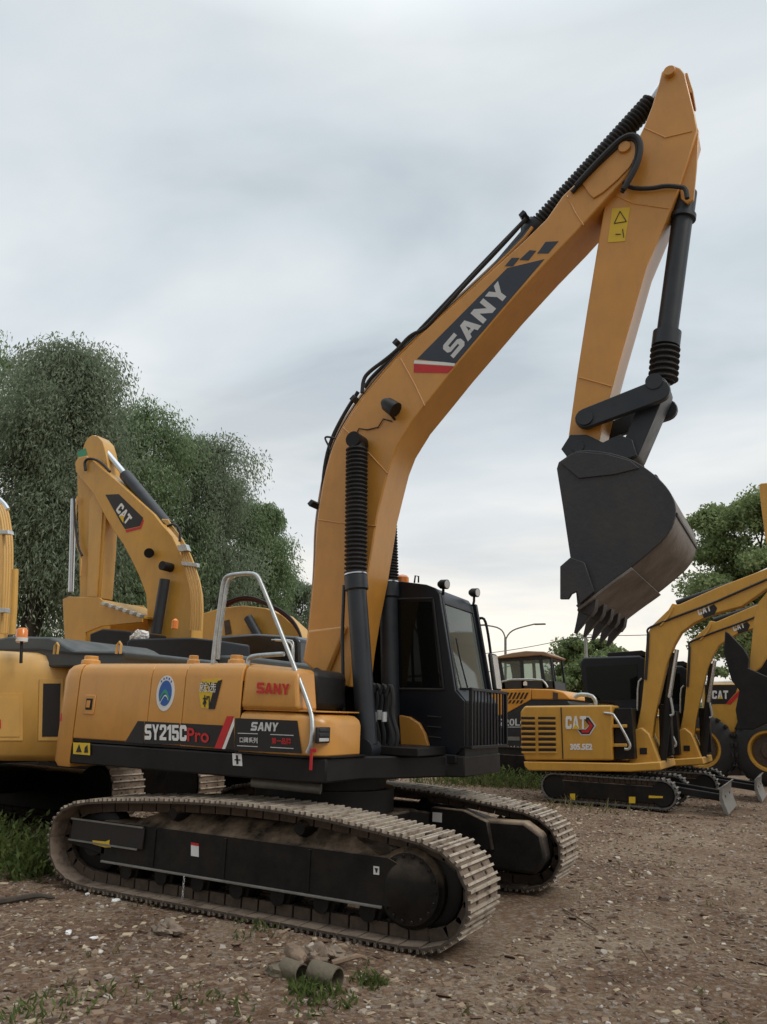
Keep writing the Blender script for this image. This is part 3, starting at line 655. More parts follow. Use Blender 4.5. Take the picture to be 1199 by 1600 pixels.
# boom cylinders
def boom_cyl(y_, top, mid, low):
    t_, m_, l_ = (ony(a, b, y_) for a, b in (top, mid, low))
    cy_ = MB().lathe(m_, l_, [(0, .10), (.01, .118), (.09, .118), (.1, .098), (.97, .098), (1, .05)], 24)
    cy_.cyl((l_.x, y_-.10, l_.z), (l_.x, y_+.10, l_.z), .10, 20)
    o = cy_.build('boom_cylinder', M['bluegrey'], ex)
    MB().bellows(m_, t_.lerp(m_, .05), .092, .118, 30).build('bellows', M['rubber'], o)
    MB().lathe(t_.lerp(m_, .05), t_, [(0, .085), (.6, .085), (1, .06)], 18).cyl((t_.x, y_-.09, t_.z), (t_.x, y_+.09, t_.z), .085, 20).build('rod_eye', M['black'], o)
    MB().lathe(m_+(m_-l_)*.004, m_-(m_-l_)*.004, [(0, .119), (1, .119)], 24).build('cap_ring', M['chrome'], o)
    return t_, m_
tR, mR = boom_cyl(-.40, (558, 690), (556, 898), (575, 1172))
tL, mL = boom_cyl(.36, (603, 770), (607, 910), (612, 1178))
c_ = MB().cyl((tR.x, -.42, tR.z), (tR.x, .40, tR.z), .055, 18).build('boom_pin', M['black'], boom)
for y_ in (-.40,):
    MB().tube([(mR.x-.13, y_, mR.z-.1), (mR.x-.125, y_, mR.z-.6), (mR.x-.05, y_, mR.z-1.6)], .018, 8).build('cylinder_pipe', M['bluegrey'], ex)
# hoses at the boom foot with white tags
for k in range(5):
    x_ = 575+k*9
    L = [(x_-6, 1076+3*k), (x_, 1066), (x_+5, 1090), (x_+3, 1112), (x_+4, 1130), (x_+10, 1150), (x_+6, 1175)]
    MB().tube([ony(a+random.uniform(-2, 2), b, -.05-.05*k) for a, b in L], .022, 8, 2).build('hydraulic_hose', M['rubber'], ex)
    if k < 4:
        c = ony(577+k*8, 1117+(k % 2)*3, -.085-.05*k)
        MB().cyl((c.x, c.y, c.z-.045), (c.x, c.y, c.z+.045), .026, 10).build('hose_tag', M['white'], ex)
MB().bb(.55, 1.18, -.32, .34, 1.28, 1.36).build('foot_plate', M['black'], ex, bevel=.01)

# ---------------------------------------------------------------- arm (stick)
YA0, YA1 = -.17, .14
ARM = [(1030, 128), (1034, 112), (1043, 104), (1053, 102), (1063, 106), (1070, 114), (1079, 150), (1086, 178), (1090, 203), (1074, 255), (1060, 297), (1045, 334), (1010, 417), (987, 498), (968, 564), (950, 630), (936, 690), (925, 728), (905, 738), (884, 720), (886, 698), (902, 583), (917, 487), (933, 390), (946, 312), (985, 242), (1007, 196), (1019, 165)]
arm = MB().prism(pz(ARM, YA0), YA0, YA1).build('stick', M['yellow'], ex, bevel=.012)
for px, py, r_ in ((1047, 115, .055), (905, 700, .06)):
    c = ony(px, py, YA0); MB().cyl((c.x, YA0-.05, c.z), (c.x, YA1+.05, c.z), r_, 20).build('stick_pin', M['yellow'] if py < 300 else M['bluegrey'], arm, bevel=.005)
MB().prism(pz([(1070, 112), (1074, 111), (1083, 140), (1082, 143), (1077, 142)], YA0), YA0+.02, YA1-.02).build('stick_stop', M['yellow'], arm, bevel=.004)
for y_ in (-.13, .08):
    MB().prism(pz([(1082, 185), (1092, 203), (1089, 260), (1084, 312), (1074, 318), (1064, 310), (1062, 290), (1070, 250)], y_), y_, y_+.035).build('cylinder_ear', M['yellow'], arm, bevel=.006)
decal([(957, 326), (985, 324), (977, 377), (950, 379)], YA0-.001, M['signyel'], arm, 'warning_label')
for a, b in (((960, 349), (969, 330)), ((969, 330), (979, 346)), ((979, 346), (960, 349)), ((962, 366), (970, 366)), ((973, 358), (975, 371))):
    p0, p1 = ony(*a, YA0-.006), ony(*b, YA0-.006); MB().tube([p0, p1], .0045, 5).build('warning_mark', M['decalblack'], arm)
weld([(1007, 200), (1040, 215), (1082, 205)], YA0, arm); weld([(951, 300), (990, 318), (1046, 326)], YA0, arm); weld([(905, 590), (935, 598), (956, 604)], YA0, arm)
# hoses across the stick
MB().tube([ony(a, b, -.30) for a, b in ((900, 290), (925, 262), (960, 226), (975, 214), (990, 210), (1000, 218), (1002, 236), (996, 258), (984, 280), (974, 296))], .028, 8, 2).build('hydraulic_hose', M['rubber'], arm)
MB().tube([ony(a, b, -.27) for a, b in ((894, 300), (930, 262), (962, 232), (976, 220), (988, 216), (996, 222), (997, 238), (990, 262), (978, 290), (972, 300))], .024, 8, 2).build('hydraulic_hose', M['rubber'], arm)
MB().tube([ony(a, b, -.21) for a, b in ((975, 285), (984, 293), (1000, 295), (1022, 294), (1040, 290), (1062, 292), (1072, 294), (1074, 310))], .022, 8, 2).build('hydraulic_hose', M['rubber'], arm)
# bucket cylinder
b0, b1, b2, b3, b4 = (ony(a, b, -.01) for a, b in ((1072, 300), (1043, 518), (1040, 543), (1036, 598), (1030, 614)))
bc = MB().lathe(b0, b1, [(0, .05), (.01, .105), (.17, .105), (.175, .125), (.205, .125), (.21, .096), (1, .096)], 24).lathe(b1, b2, [(0, .10), (.05, .128), (.95, .128), (1, .1)], 24).build('bucket_cylinder', M['bluegrey'], ex)
MB().bellows(b2, b3, .10, .135, 6).build('bellows', M['rubber'], bc)
MB().cyl(b3, b4, .07, 16).cyl((b4.x, -.30, b4.z), (b4.x, .28, b4.z), .075, 20).build('rod_eye', M['bluegrey'], bc)
# linkage
def bar2(p0, p1, w0, w1, y0, y1, name, mt='bluegrey'):
    p0, p1 = Vector((p0.x, p0.z)), Vector((p1.x, p1.z)); d = (p1-p0).normalized(); n_ = Vector((-d.y, d.x)); pts = []
    for k in range(9): a = R(90+180*k/8); pts.append(p0+(d*math.cos(a)+n_*math.sin(a))*w0)
    for k in range(9): a = R(-90+180*k/8); pts.append(p1+(d*math.cos(a)+n_*math.sin(a))*w1)
    return MB().prism([(q.x, q.y) for q in pts], y0, y1).build(name, M[mt], ex, bevel=.008)
l0, l1 = ony(916, 655, -.25), ony(1029, 612, -.25)
bar2(l0, l1, .095, .105, -.29, -.22, 'bucket_link')
l0b, l1b = Vector((l0.x, 0, l0.z)), Vector((l1.x, 0, l1.z))
bar2(l0b, l1b, .075, .10, .19, .26, 'bucket_link')
MB().cyl((l0.x, -.31, l0.z), (l0.x, .28, l0.z), .075, 20).build('link_pin', M['bluegrey'], ex)
ear = ony(990, 714, 0)
bar2(Vector((b4.x, 0, b4.z)), ear, .10, .085, -.17, .15, 'push_link')
# ---------------------------------------------------------------- bucket
YK0, YK1 = -.61, .79
SIDE = [(884, 712), (906, 702), (950, 706), (985, 716), (1007, 733), (1031, 756), (1046, 780), (1050, 804), (1039, 833), (1010, 862), (982, 887), (949, 912), (906, 946), (898, 905), (892, 876), (880, 795), (870, 732), (873, 722)]
sp_ = pz(SIDE, YK0)
shell = [ony(a, b, YK0) for a, b in ((890, 708), (906, 700), (950, 704), (985, 714), (1008, 727), (1036, 749), (1056, 776), (1060, 806), (1046, 839), (1014, 867), (985, 891), (951, 915), (904, 952))]
sh = smooth = [Vector((q.x, q.z)) for q in shell]
for _ in range(2):
    Q = [sh[0]]
    for a, b in zip(sh[:-1], sh[1:]): Q += [a*.75+b*.25, a*.25+b*.75]
    sh = Q+[sh[-1]]
def offset_path(P, d):
    o = []
    for i, q in enumerate(P):
        tq = (P[min(i+1, len(P)-1)]-P[max(i-1, 0)]).normalized(); o.append(q+Vector((-tq.y, tq.x))*d)
    return o
sh = offset_path(sh, -.012); inn_ = offset_path(sh, -.035)
bk = MB().prism([(q.x, q.y) for q in sh]+[(q.x, q.y) for q in inn_[::-1]], YK0+.0305, YK1-.0305).build('bucket', M['bucketworn'], ex, bevel=.003)
sp_ = [(q.x, q.y) for q in sh]+pz([(898, 905), (892, 876), (880, 795), (870, 732), (873, 722)], YK0)
for y0 in (YK0, YK1-.03): MB().prism(sp_, y0, y0+.03).build('side_plate', M['bucket'], bk, bevel=.006)
k1 = int(len(sh)*.80); w0 = offset_path(sh, .026); w1 = offset_path(sh, .001)
for f_ in (.40, .56):     # weld seams across the shell
    a_ = int(len(sh)*f_); q = sh[a_]; d_ = (sh[a_+1]-sh[a_]).normalized(); n_ = Vector((-d_.y, d_.x))
    MB().prism([(c.x, c.y) for c in (q-d_*.018+n_*.001, q+d_*.018+n_*.001, q+d_*.010+n_*.012, q-d_*.010+n_*.012)], YK0+.03, YK1-.03).build('weld_seam', M['bucket'], bk)
MB().prism([(q.x, q.y) for q in w0[k1:]]+[(q.x, q.y) for q in w1[k1:][::-1]], YK0-.012, YK1+.012).build('lip_plate', M['bucketworn'], bk, bevel=.004)
# side cutters
for y0, y1 in ((YK0-.035, YK0-.001), (YK1+.001, YK1+.035)):
    MB().prism(pz([(893, 872), (877, 886), (877, 937), (890, 937), (895, 929), (903, 925), (908, 944), (930, 925), (915, 880)], YK0), y0, y1).build('side_cutter', M['bucket'], bk, bevel=.005)
# reinforcing plate on the visible side
MB().prism(pz([(877, 724), (890, 712), (906, 706), (950, 710), (985, 720), (1000, 732), (960, 742), (905, 748)], YK0), YK0-.012, YK0-.0005).build('ear_reinforcement', M['bucket'], bk, bevel=.005)
for y0 in (-.21, .16):
    MB().prism(pz([(886, 712), (900, 690), (925, 690), (950, 702), (975, 690), (995, 698), (1002, 722), (960, 735), (900, 730)], 0), y0, y0+.045).build('bucket_ear', M['bluegrey'], bk, bevel=.006)
lipd = (sh[-1]-sh[-4]).normalized(); lipn = Vector((-lipd.y, lipd.x)); lo_ = sh[-1]
dirt_ = Vector((-.40, -.92)).normalized(); nrm_ = Vector((-dirt_.y, dirt_.x))
for k in range(5):
    yc = YK0+.09+(YK1-YK0-.18)*k/4
    b_ = lo_-lipd*.10+lipn*.01
    rings = []
    for s_, hw, hh in ((-.06, .062, .04), (.04, .06, .068), (.10, .05, .06), (.105, .042, .05), (.19, .036, .028), (.285, .026, .008)):
        c = b_+(lipd.lerp(dirt_, .85).normalized())*s_
        rings.append([(c.x+nrm_.x*hh*sz, yc+hw*sy, c.y+nrm_.y*hh*sz) for sy, sz in ((-1, -1), (1, -1), (1, 1), (-1, 1))])
    MB().loft(rings).build('tooth', M['bucket'], bk, bevel=.006)

# ---------------------------------------------------------------- cab
YC0, YC1 = .40, 1.42
cabP = [(-.52, 1.28), (1.26, 1.28), (1.34, 1.36), (1.34, 1.80), (1.24, 1.90), (1.055, 2.90), (1.0, 2.965), (.90, 3.005), (.5, 3.07), (-.3, 3.05), (-.5, 2.95)]
cab = MB()
cab.prism(cabP, YC0, YC0+.05)                                                       # right wall
cab.bb(-.50, -.44, YC0+.05, YC1-.05, 1.28, 2.96)                                      # rear wall
cab.bb(-.5, 1.30, YC0+.05, YC1-.05, 1.28, 1.34)                                        # floor
cab.prism([(-.5, 2.95), (-.3, 3.045), (.5, 3.065), (.90, 3.0), (1.0, 2.96), (1.045, 2.90), (1.0, 2.87), (.5, 2.95), (-.44, 2.9)], YC0+.05, YC1-.05)  # roof
cab.prism([(-.5, 1.28), (1.26, 1.28), (1.34, 1.36), (1.34, 1.80), (1.24, 1.90), (-.5, 1.95)], YC1-.05, YC1)   # left lower
for a_, b_ in (((-.5, 1.9), (-.44, 2.98)), ((.25, 1.9), (.22, 3.04)), ((1.21, 1.9), (1.02, 2.92))):
    cab.prism([(a_[0], a_[1]), (a_[0]+.07, a_[1]), (b_[0]+.07, b_[1]), (b_[0], b_[1])], YC1-.05, YC1)
cab.prism([(-.45, 2.86), (.9, 2.92), (1.02, 2.90), (.5, 3.07), (-.3, 3.05)], YC1-.05, YC1)
# front frame
fq = [(1.062, 2.895), (1.246, 1.895)]
for y0 in (YC0+.05, YC1-.105):
    cab.prism([(fq[0][0]-.05, fq[0][1]), (fq[0][0], fq[0][1]), (fq[1][0], fq[1][1]), (fq[1][0]-.05, fq[1][1])], y0, y0+.055)
cab.prism([(.99, 2.965), (1.055, 2.90), (1.075, 2.80), (1.03, 2.80)], YC0+.105, YC1-.105)
cab.prism([(1.19, 1.93), (1.235, 1.93), (1.345, 1.80), (1.345, 1.36), (1.29, 1.36), (1.29, 1.79)], YC0+.05, YC1-.05)
cabo = cab.build('cab', M['cabblack'], ex, bevel=.018)
MB().prism([(-.36, 1.93), (1.10, 1.93), (.965, 2.82), (-.36, 2.86)], YC0-.006, YC0-.001).build('side_window', M['darkglass'], cabo, bevel=.002)
tr_ = MB()
for a, b in (((-.38, 1.91), (1.12, 1.91)), ((1.12, 1.91), (.985, 2.85)), ((.985, 2.85), (-.38, 2.88))):
    tr_.tube([(a[0], YC0-.008, a[1]), (b[0], YC0-.008, b[1])], .013, 6)
tr_.build('window_seal', M['rubber'], cabo)
def wsp(s_, y): return (fq[0][0]+(fq[1][0]-fq[0][0])*s_-.02, y, fq[0][1]+(fq[1][1]-fq[0][1])*s_)
MB().loft([[wsp(.08, YC0+.11), wsp(.97, YC0+.11), (wsp(.97, 0)[0]+.005, YC0+.11, wsp(.97, 0)[2]), (wsp(.08, 0)[0]+.005, YC0+.11, wsp(.08, 0)[2])],
          [wsp(.08, YC1-.11), wsp(.97, YC1-.11), (wsp(.97, 0)[0]+.005, YC1-.11, wsp(.97, 0)[2]), (wsp(.08, 0)[0]+.005, YC1-.11, wsp(.08, 0)[2])]]).build('windscreen', M['glass'], cabo)
MB().bb(-.36, .18, YC1-.03, YC1-.026, 1.97, 2.86).bb(.33, 1.0, YC1-.03, YC1-.026, 1.95, 2.86).build('side_window', M['glass'], cabo)
# seat, wheel levers inside
MB().box((.25, .92, 1.72), (.5, .5, .14)).box((.02, .92, 2.1), (.14, .48, .75), Matrix.Rotation(R(-10), 3, 'Y')).box((-.02, .92, 2.55), (.10, .28, .2)).bb(.05, .5, .60, .68, 1.8, 1.86).bb(.0, .45, .72, 1.1, 1.34, 1.66).build('driver_seat', M['seat'], cabo, bevel=.03)
MB().tube([(.5, .64, 1.85), (.54, .64, 2.02)], .018).tube([(.9, .85, 1.34), (.95, .85, 1.75)], .015).tube([(.9, 1.0, 1.34), (.95, 1.0, 1.75)], .015).build('control_lever', M['seat'], cabo)
# wiper and arm
MB().tube([(1.262, .70, 1.93), (1.20, .62, 2.25), (1.165, .60, 2.45)], .008, 6).build('wiper', M['rubber'], cabo)
MB().tube([wsp(.10, YC0+.085), wsp(.5, YC0+.09), wsp(1.0, YC0+.085)], .016, 6).build('screen_rail', M['galv'] if False else M['bluegrey'], cabo)
# front guard: bars in front of the lower windscreen
gq = MB(); gx0 = 1.42
for z_ in (1.36, 1.92): gq.box((gx0, .91, z_), (.035, 1.08, .03))
for k in range(12): gq.box((gx0, .39+1.04*k/11, 1.64), (.016 if 0 < k < 11 else .035, .022 if 0 < k < 11 else .035, .56))
for y_ in (.39, 1.43):
    for z_ in (1.36, 1.92): gq.box((1.36, y_, z_), (.12, .025, .025))
gq.build('front_guard', M['cabblack'], cabo, bevel=.004)
MB().bb(1.27, 1.345, .42, 1.40, 1.26, 1.35).build('cab_step', M['black'], cabo, bevel=.01)
# louvres low on the right wall
for k in range(3):
    a = ony(668, 1119+k*16, YC0-.008); b = ony(690, 1121+k*16, YC0-.008)
    MB().tube([a, b], .007, 6).build('louvre', M['bluegrey'], cabo)
MB().prism(pz([(623, 1117), (640, 1120), (655, 1130), (664, 1146), (670, 1168), (626, 1167)], .33), .33, .385).build('corner_panel', M['yellow'], ex, bevel=.012)
MB().bb(.50, 1.30, .30, .395, 1.2, 1.285).build('cab_sill', M['black'], ex, bevel=.01)
# lamps, beacon, mirror
def lamp(c, d, r, root, name='work_lamp'):
    d = Vector(d).normalized()
    o = MB().lathe(c-d*.06, c+d*.05, [(0, r*.6), (.3, r), (1, r*1.05)], 18).tube([c-Vector((0, 0, r)), c-Vector((0, 0, r+.05)), c-Vector((.01, 0, r+.09))], .016, 6).build(name, M['black'], root)
    MB().lathe(c+d*.0505, c+d*.056, [(0, r*.88), (1, r*.8)], 18).build('lamp_lens', M['lampglass'], o)
lamp(ony(693, 913, .52), (1, -.25, -.1), .05, cabo); lamp(ony(741, 926, 1.36), (1, -.25, -.1), .05, cabo)
bq = ony(629, 906, .62)
bo = MB().lathe((bq.x, .62, 3.06), (bq.x, .62, bq.z+.06), [(0, .085), (.12, .085), (.14, .075), (.7, .072), (.9, .05), (1, .01)], 20).build('beacon', M['lens'], cabo)
MB().tube([(bq.x+.15, .62, 3.07), (bq.x+.16, .62, 3.15), (bq.x+.2, .62, 3.14), (bq.x+.2, .62, 3.07)], .01, 6).build('roof_eye', M['black'], cabo)
MB().tube([ony(a, b, 1.5) for a, b in ((748, 968), (752, 965), (758, 968), (762, 985), (766, 1012), (767, 1022))], .016, 8, 1).build('mirror_bracket', M['cabblack'], cabo)
mq = ony(773, 1050, 1.56)
MB().box((mq.x, 1.56, mq.z), (.05, .20, .42), Matrix.Rotation(R(-8), 3, 'Y')).build('mirror', M['rubber'], cabo, bevel=.02)
MB().box((mq.x+.028, 1.56, mq.z), (.008, .17, .38), Matrix.Rotation(R(-8), 3, 'Y')).build('mirror_glass', M['chrome'], cabo)
rq = ony(774, 1165, 1.45)
MB().box((rq.x, 1.45, rq.z-.05), (.02, .02, .45)).build('red_strap', M['redpaint'], ex, bevel=.004)
#@@REST
# =================================================================== helpers for the other machines
def simple_crawlers(root, cx, cy, half, gauge, w, h_, pitch=.19, rubber=False):
    r_ = h_/2
    path = [(cx+half-r_+r_*math.cos(a), r_+r_*math.sin(a)) for a in np.linspace(-math.pi/2, math.pi/2, 11)] + [(cx+(half-r_)*k, h_) for k in (.4, 0, -.4)] + \
           [(cx-half+r_-r_*math.cos(a), r_+r_*math.sin(a)) for a in np.linspace(math.pi/2, -math.pi/2, 11)] + [(cx+(half-r_)*k, 0) for k in (-.4, 0, .4)]
    for s_ in (-1, 1):
        yc = cy+s_*gauge/2
        f = MB().prism([(cx-half+r_*1.0, .12), (cx+half-r_*1.0, .12), (cx+half-r_*.7, h_*.55), (cx+half-r_, h_*.74), (cx-half+r_, h_*.74), (cx-half+r_*.7, h_*.55)], yc-w*.40, yc+w*.40).build('crawler', M['frame'], root, bevel=.015)
        A, B, D = track_mesh([Vector(q) for q in path], yc-w/2, yc+w/2, pitch, shoe_t=.018 if not rubber else .03, bars=((-.38, .028), (.1, .02)) if not rubber else ((-.2, .03), (-.1, .03)))
        A.build('track_belt', M['plate'] if not rubber else M['rubbertrack'], f, smooth=0); D.build('grouser_bar', M['shoe'] if not rubber else M['rubbertread'], f, smooth=0); B.build('track_link', M['link'], f, smooth=0)
        for xw in (cx-half+r_, cx+half-r_):
            MB().cyl((xw, yc-w*.42, r_), (xw, yc+w*.42, r_), r_*.74, 28).build('track_wheel', M['black'], f, bevel=.01)
    MB().slab([(cx-.6, cy-gauge/2), (cx+.6, cy-gauge/2), (cx+.6, cy+gauge/2), (cx-.6, cy+gauge/2)], h_*.4, h_*.75).cyl((cx, cy, h_*.75), (cx, cy, h_+.16), min(.62, gauge*.27), 32).build('centre_frame', M['frame'], root, bevel=.01)
M['rubbertread'] = mat('dusty_tread_block', (.22, .205, .185), .8, var=.35, scale=9, second=(.09, .085, .08), second_amt=.6, ends=(.02, .02, .02))
M['rubbertrack'] = mat('dusty_rubber_track', (.10, .095, .088), .8, var=.35, scale=9, second=(.035, .034, .033), second_amt=.6)
def px_prism(pts, y0, y1, name, mt, root, bevel=.01, yref=None): return MB().prism(pz(pts, y0 if yref is None else yref), y0, y1).build(name, M[mt], root, bevel=bevel)
def px_tube(pts, y, r, name, mt, root, sm=0): return MB().tube([ony(a, b, y) for a, b in pts], r, 10, sm).build(name, M[mt], root)
def foot_hit(px, py, foot):
    d = ray(px, py); best = None
    for (ax, ay), (bx, by) in zip(foot, foot[1:]+foot[:1]):
        ex_, ey_ = bx-ax, by-ay; den_ = d.x*ey_-d.y*ex_
        if abs(den_) < 1e-9: continue
        t_ = ((ax-CX)*ey_-(ay-CY)*ex_)/den_; s_ = ((ax-CX)*d.y-(ay-CY)*d.x)/den_
        if t_ > 0 and 0 <= s_ <= 1 and (best is None or t_ < best[0]): best = (t_, Vector((ey_, -ex_, 0)).normalized())
    if best is None: return foot_hit(px+1, py, foot)
    q = C0+d*best[0]; n_ = best[1]
    if n_.dot(d) > 0: n_ = -n_
    return q, n_
def wrap_panel(px0, px1, py0, py1, foot, off, name, mt, root, slant=0, n=8):
    rows = [[], []]
    g_ = MB(); top, bot = [], []
    for k in range(n+1):
        a = px0+(px1-px0)*k/n
        q, n_ = foot_hit(a+slant, py0, foot); q2, n2 = foot_hit(a, py1, foot)
        top.append((q+n_*off, q-n_*.01)); bot.append((q2+n2*off, q2-n2*.01))
    rings = [[b[0], t_[0], t_[1], b[1]] for t_, b in zip(top, bot)]
    return g_.loft(rings).build(name, M[mt], root, bevel=0)

wrap_panel(90, 97, 1114, 1127, foot, .004, 'tail_reflector', 'red', TAILREF, 0, 3)
# =================================================================== neighbour on the left: tail of a yellow excavator facing away to the left
n1 = thing('crawler_excavator', 'pale yellow excavator cut off at the left edge, with slate grey hood and orange beacon', 'excavator', (-6.1, .3, 0), 'yellow excavators parked in the row on the left')
cx1, cy1 = -6.1, .3
foot1 = [(-9.4, -1.12)] + [(-4.4, -1.12)] + arc(-4.35, -.62, .5, -85, -35, 6) + arc(cx1, cy1, 2.72, -14, 14, 9) + arc(-4.35, 1.22, .5, 35, 85, 6) + [(-9.4, 1.72)]
b_ = MB(); rr = []
for z_, k in ((.98, .965), (1.06, 1), (1.96, 1), (2.12, .99), (2.2, .97), (2.235, .93)):
    rr.append([(cx1+(a-cx1)*k, cy1+(b-cy1)*k, z_) for a, b in foot1])
b_.loft(rr).build('counterweight', M['paleyel'], n1, smooth=50)
wrap_panel(60, 97, 1061, 1157, foot1, .012, 'vent_frame', 'paleyel', n1, 2)
wrap_panel(66, 93, 1068, 1151, foot1, .016, 'vent', 'decalblack', n1, 2)
wrap_panel(-40, 36, 1084, 1157, foot1, .012, 'tail_panel', 'paleyel', n1, 0)
wrap_panel(-40, 31, 1090, 1151, foot1, .020, 'tail_panel', 'paleyel', n1, 0)
wrap_panel(-5, 2, 1124, 1138, foot1, .026, 'reflector', 'red', n1, 0, 2)
wrap_panel(-60, 10, 1105, 1116, foot1, .004, 'rear_mark', 'paleyel', n1, 0) if False else None
px_prism([(-60, 1000), (0, 997), (14, 994), (78, 995), (90, 1000), (106, 1011), (118, 1016), (195, 1016.5), (196, 1024), (190, 1034), (190, 1042), (-60, 1044)], -.55, 1.1, 'hood', 'greyhood', n1, .03)
px_prism([(-60, 1015), (60, 1013), (110, 1019), (192, 1021), (192, 1023), (110, 1021.5), (60, 1016), (-60, 1018)], -.57, -.551, 'hood_seam', 'decalblack', n1, 0)
for px_ in (86, 184):
    c = ony(px_, 1030, -.75); MB().tube([(c.x-.03, -.75, 2.2), (c.x-.03, -.75, 2.30), (c.x, -.75, 2.33), (c.x+.03, -.75, 2.30), (c.x+.03, -.75, 2.2)], .014, 6).build('lifting_eye', M['paleyel'], n1)
bp0 = ony(33, 1036, -.9); bp1 = ony(34, 1003, -.9); bp2 = ony(35, 982, -.9)
MB().tube([bp0, bp1], .018, 8).build('beacon_pole', M['black'], n1)
bb = MB().lathe(bp1, bp2, [(0, .058), (.05, .065), (.3, .066), (.85, .066), (1, .05)], 16).build('beacon', M['lens'], n1)
MB().lathe(bp1+Vector((0, 0, .005)), bp1+Vector((0, 0, .05)), [(0, .0665), (1, .0668)], 16).build('beacon_base', M['white'], bb)
k1b = [(-10, 778), (0, 782), (9, 792), (15, 815), (19, 842), (20, 880), (18, 930), (14, 985), (12, 1010), (-70, 1010), (-66, 900), (-80, 820), (-140, 760), (-260, 700), (-250, 660), (-120, 690), (-40, 745)]
bm1 = px_prism(k1b, .05, .55, 'boom', 'paleyel', n1, .02, .55)
for k in range(4):
    L = [(-8-k*1, 776), (2-k*4, 783), (11-k*4, 796), (16-k*4, 820), (19-k*4, 850), (19-k*4, 885), (17-k*4, 935), (13-k*4, 990)]
    px_tube(L, .5-.16*k, .022, 'hydraulic_pipe', 'paleyel', bm1, 1)
px_prism([(-30, 828), (12, 828), (13, 834), (-30, 834)], -.06, .04, 'pipe_clamp', 'galv', bm1, .004); px_prism([(-30, 950), (8, 950), (7, 957), (-30, 957)], -.06, .04, 'pipe_clamp', 'galv', bm1, .004)
px_tube([(24, 890), (22, 950), (19, 992)], -.1, .045, 'boom_cylinder', 'catyel', n1)
px_tube([(0, 780), (8, 788), (13, 796)], -.1, .03, 'cylinder_rod', 'chrome', n1)
simple_crawlers(n1, cx1-.38, cy1, 2.3, 2.45, .6, .92)
MB().slab([(-9.2, -1.0), (-4.2, -1.0), (-4.2, 1.6), (-9.2, 1.6)], .93, .985).build('revolving_platform', M['black'], n1)

# =================================================================== yellow excavator behind, boom folded to the left
n2 = thing('crawler_excavator', 'yellow excavator behind the big machine, its boom folded to the left, with yellow bucket', 'excavator', (-6.2, 4.4, 0), 'yellow excavators parked in the row on the left')
YN = 4.15
B2 = [(316, 952), (315, 930), (312, 915), (306, 895), (297, 868), (284, 842), (270, 826), (256, 808), (228, 783), (200, 758), (172, 735), (160, 724), (150, 718), (138, 720), (133, 728), (134, 742), (148, 760), (160, 774), (176, 804), (192, 832), (208, 854), (222, 880), (234, 905), (244, 932), (246, 955), (247, 1000), (314, 1000)]
bm2 = px_prism(B2, YN, YN+.34, 'boom', 'catyel', n2, .015, YN+.28)
A2 = [(128, 690), (133, 682), (140, 678), (148, 679), (156, 688), (160, 702), (164, 722), (166, 745), (162, 790), (158, 860), (152, 934), (120, 934), (119, 860), (117, 790), (116, 740), (120, 715)]
ar2 = px_prism(A2, YN+.08, YN+.42, 'stick', 'catyel', n2, .015, YN)
px_prism([(137, 780), (152, 760), (158, 790), (148, 932), (133, 932)], YN+.05, YN+.079, 'stick_plate', 'paleyel', ar2, .005, YN)
decal([(121, 706), (134, 700), (137, 710), (124, 718)], YN+.078, M['green'], ar2, 'sticker')
px_tube([(134, 735), (132, 722), (138, 716), (150, 718), (160, 724), (172, 737)], YN-.05, .03, 'hydraulic_hose', 'rubber', bm2, 2)
px_tube([(116, 776), (118, 820), (122, 855), (129, 868)], YN-.02, .022, 'hydraulic_hose', 'rubber', ar2, 1)
px_tube([(121, 776), (118, 800), (119, 850), (128, 870), (126, 900)], YN+.0, .02, 'hydraulic_pipe', 'paleyel', ar2, 1)
bc2 = px_tube([(111, 925), (113, 862), (115, 780)], YN+.2, .06, 'bucket_cylinder', 'chrome', n2)
ac2 = MB().cyl(ony(196, 742, YN+.2), ony(262, 822, YN+.2), .13, 18).build('arm_cylinder', M['bluegrey'], n2)
MB().cyl(ony(148, 684, YN+.2), ony(198, 744, YN+.2), .065, 14).build('cylinder_rod', M['chrome'], ac2)
bo2 = MB().cyl(ony(258, 905, YN-.15), ony(244, 990, YN-.15), .10, 18).build('boom_cylinder', M['bluegrey'], n2)
MB().cyl(ony(259, 885, YN-.15)+Vector((0, -.1, 0)), ony(259, 885, YN-.15)+Vector((0, .7, 0)), .09, 18).build('rod_eye', M['black'], bo2)
MB().lathe(ony(234, 862, YN-.05), ony(240, 866, YN-.05)+Vector((0, -.12, 0)), [(0, .06), (1, .1)], 14).build('boom_lamp', M['black'], bm2)
decal([(165, 773), (186, 772), (224, 809), (219, 822), (196, 827), (190, 818)], YN-.001, M['decalblack'], bm2, 'boom_decal')
decal([(196, 828), (219, 823), (224, 810), (225, 814), (221, 826), (198, 832)], YN-.002, M['red'], bm2, 'decal_stripe')
o_, u_, v_ = (ony(a, b, YN-.004) for a, b in ((181, 797), (198, 821), (190, 785)))
text('CAT', o_, u_-o_, v_-o_, M['white'], bm2, 'lettering', .04)
decal([(186, 806), (194, 806), (193, 817)], YN-.007, M['signyel'], bm2, 'decal_mark')
for k in range(5):
    L = [(262-k*2, 812), (272-k*1, 826), (285, 843+k), (298-k*3.5, 868), (308-k*4, 896), (314-k*4, 918), (316-k*4, 955), (314-k*4, 985)]
    px_tube(L, YN-.05, .02, 'hydraulic_pipe', 'paleyel', bm2, 1)
px_prism([(283, 877), (308, 880), (308, 886), (284, 883)], YN-.10, YN-.02, 'pipe_clamp', 'galv', bm2, .005)
px_prism([(276, 852), (290, 850), (294, 860), (280, 862)], YN-.12, YN-.02, 'pipe_clamp', 'galv', bm2, .005)
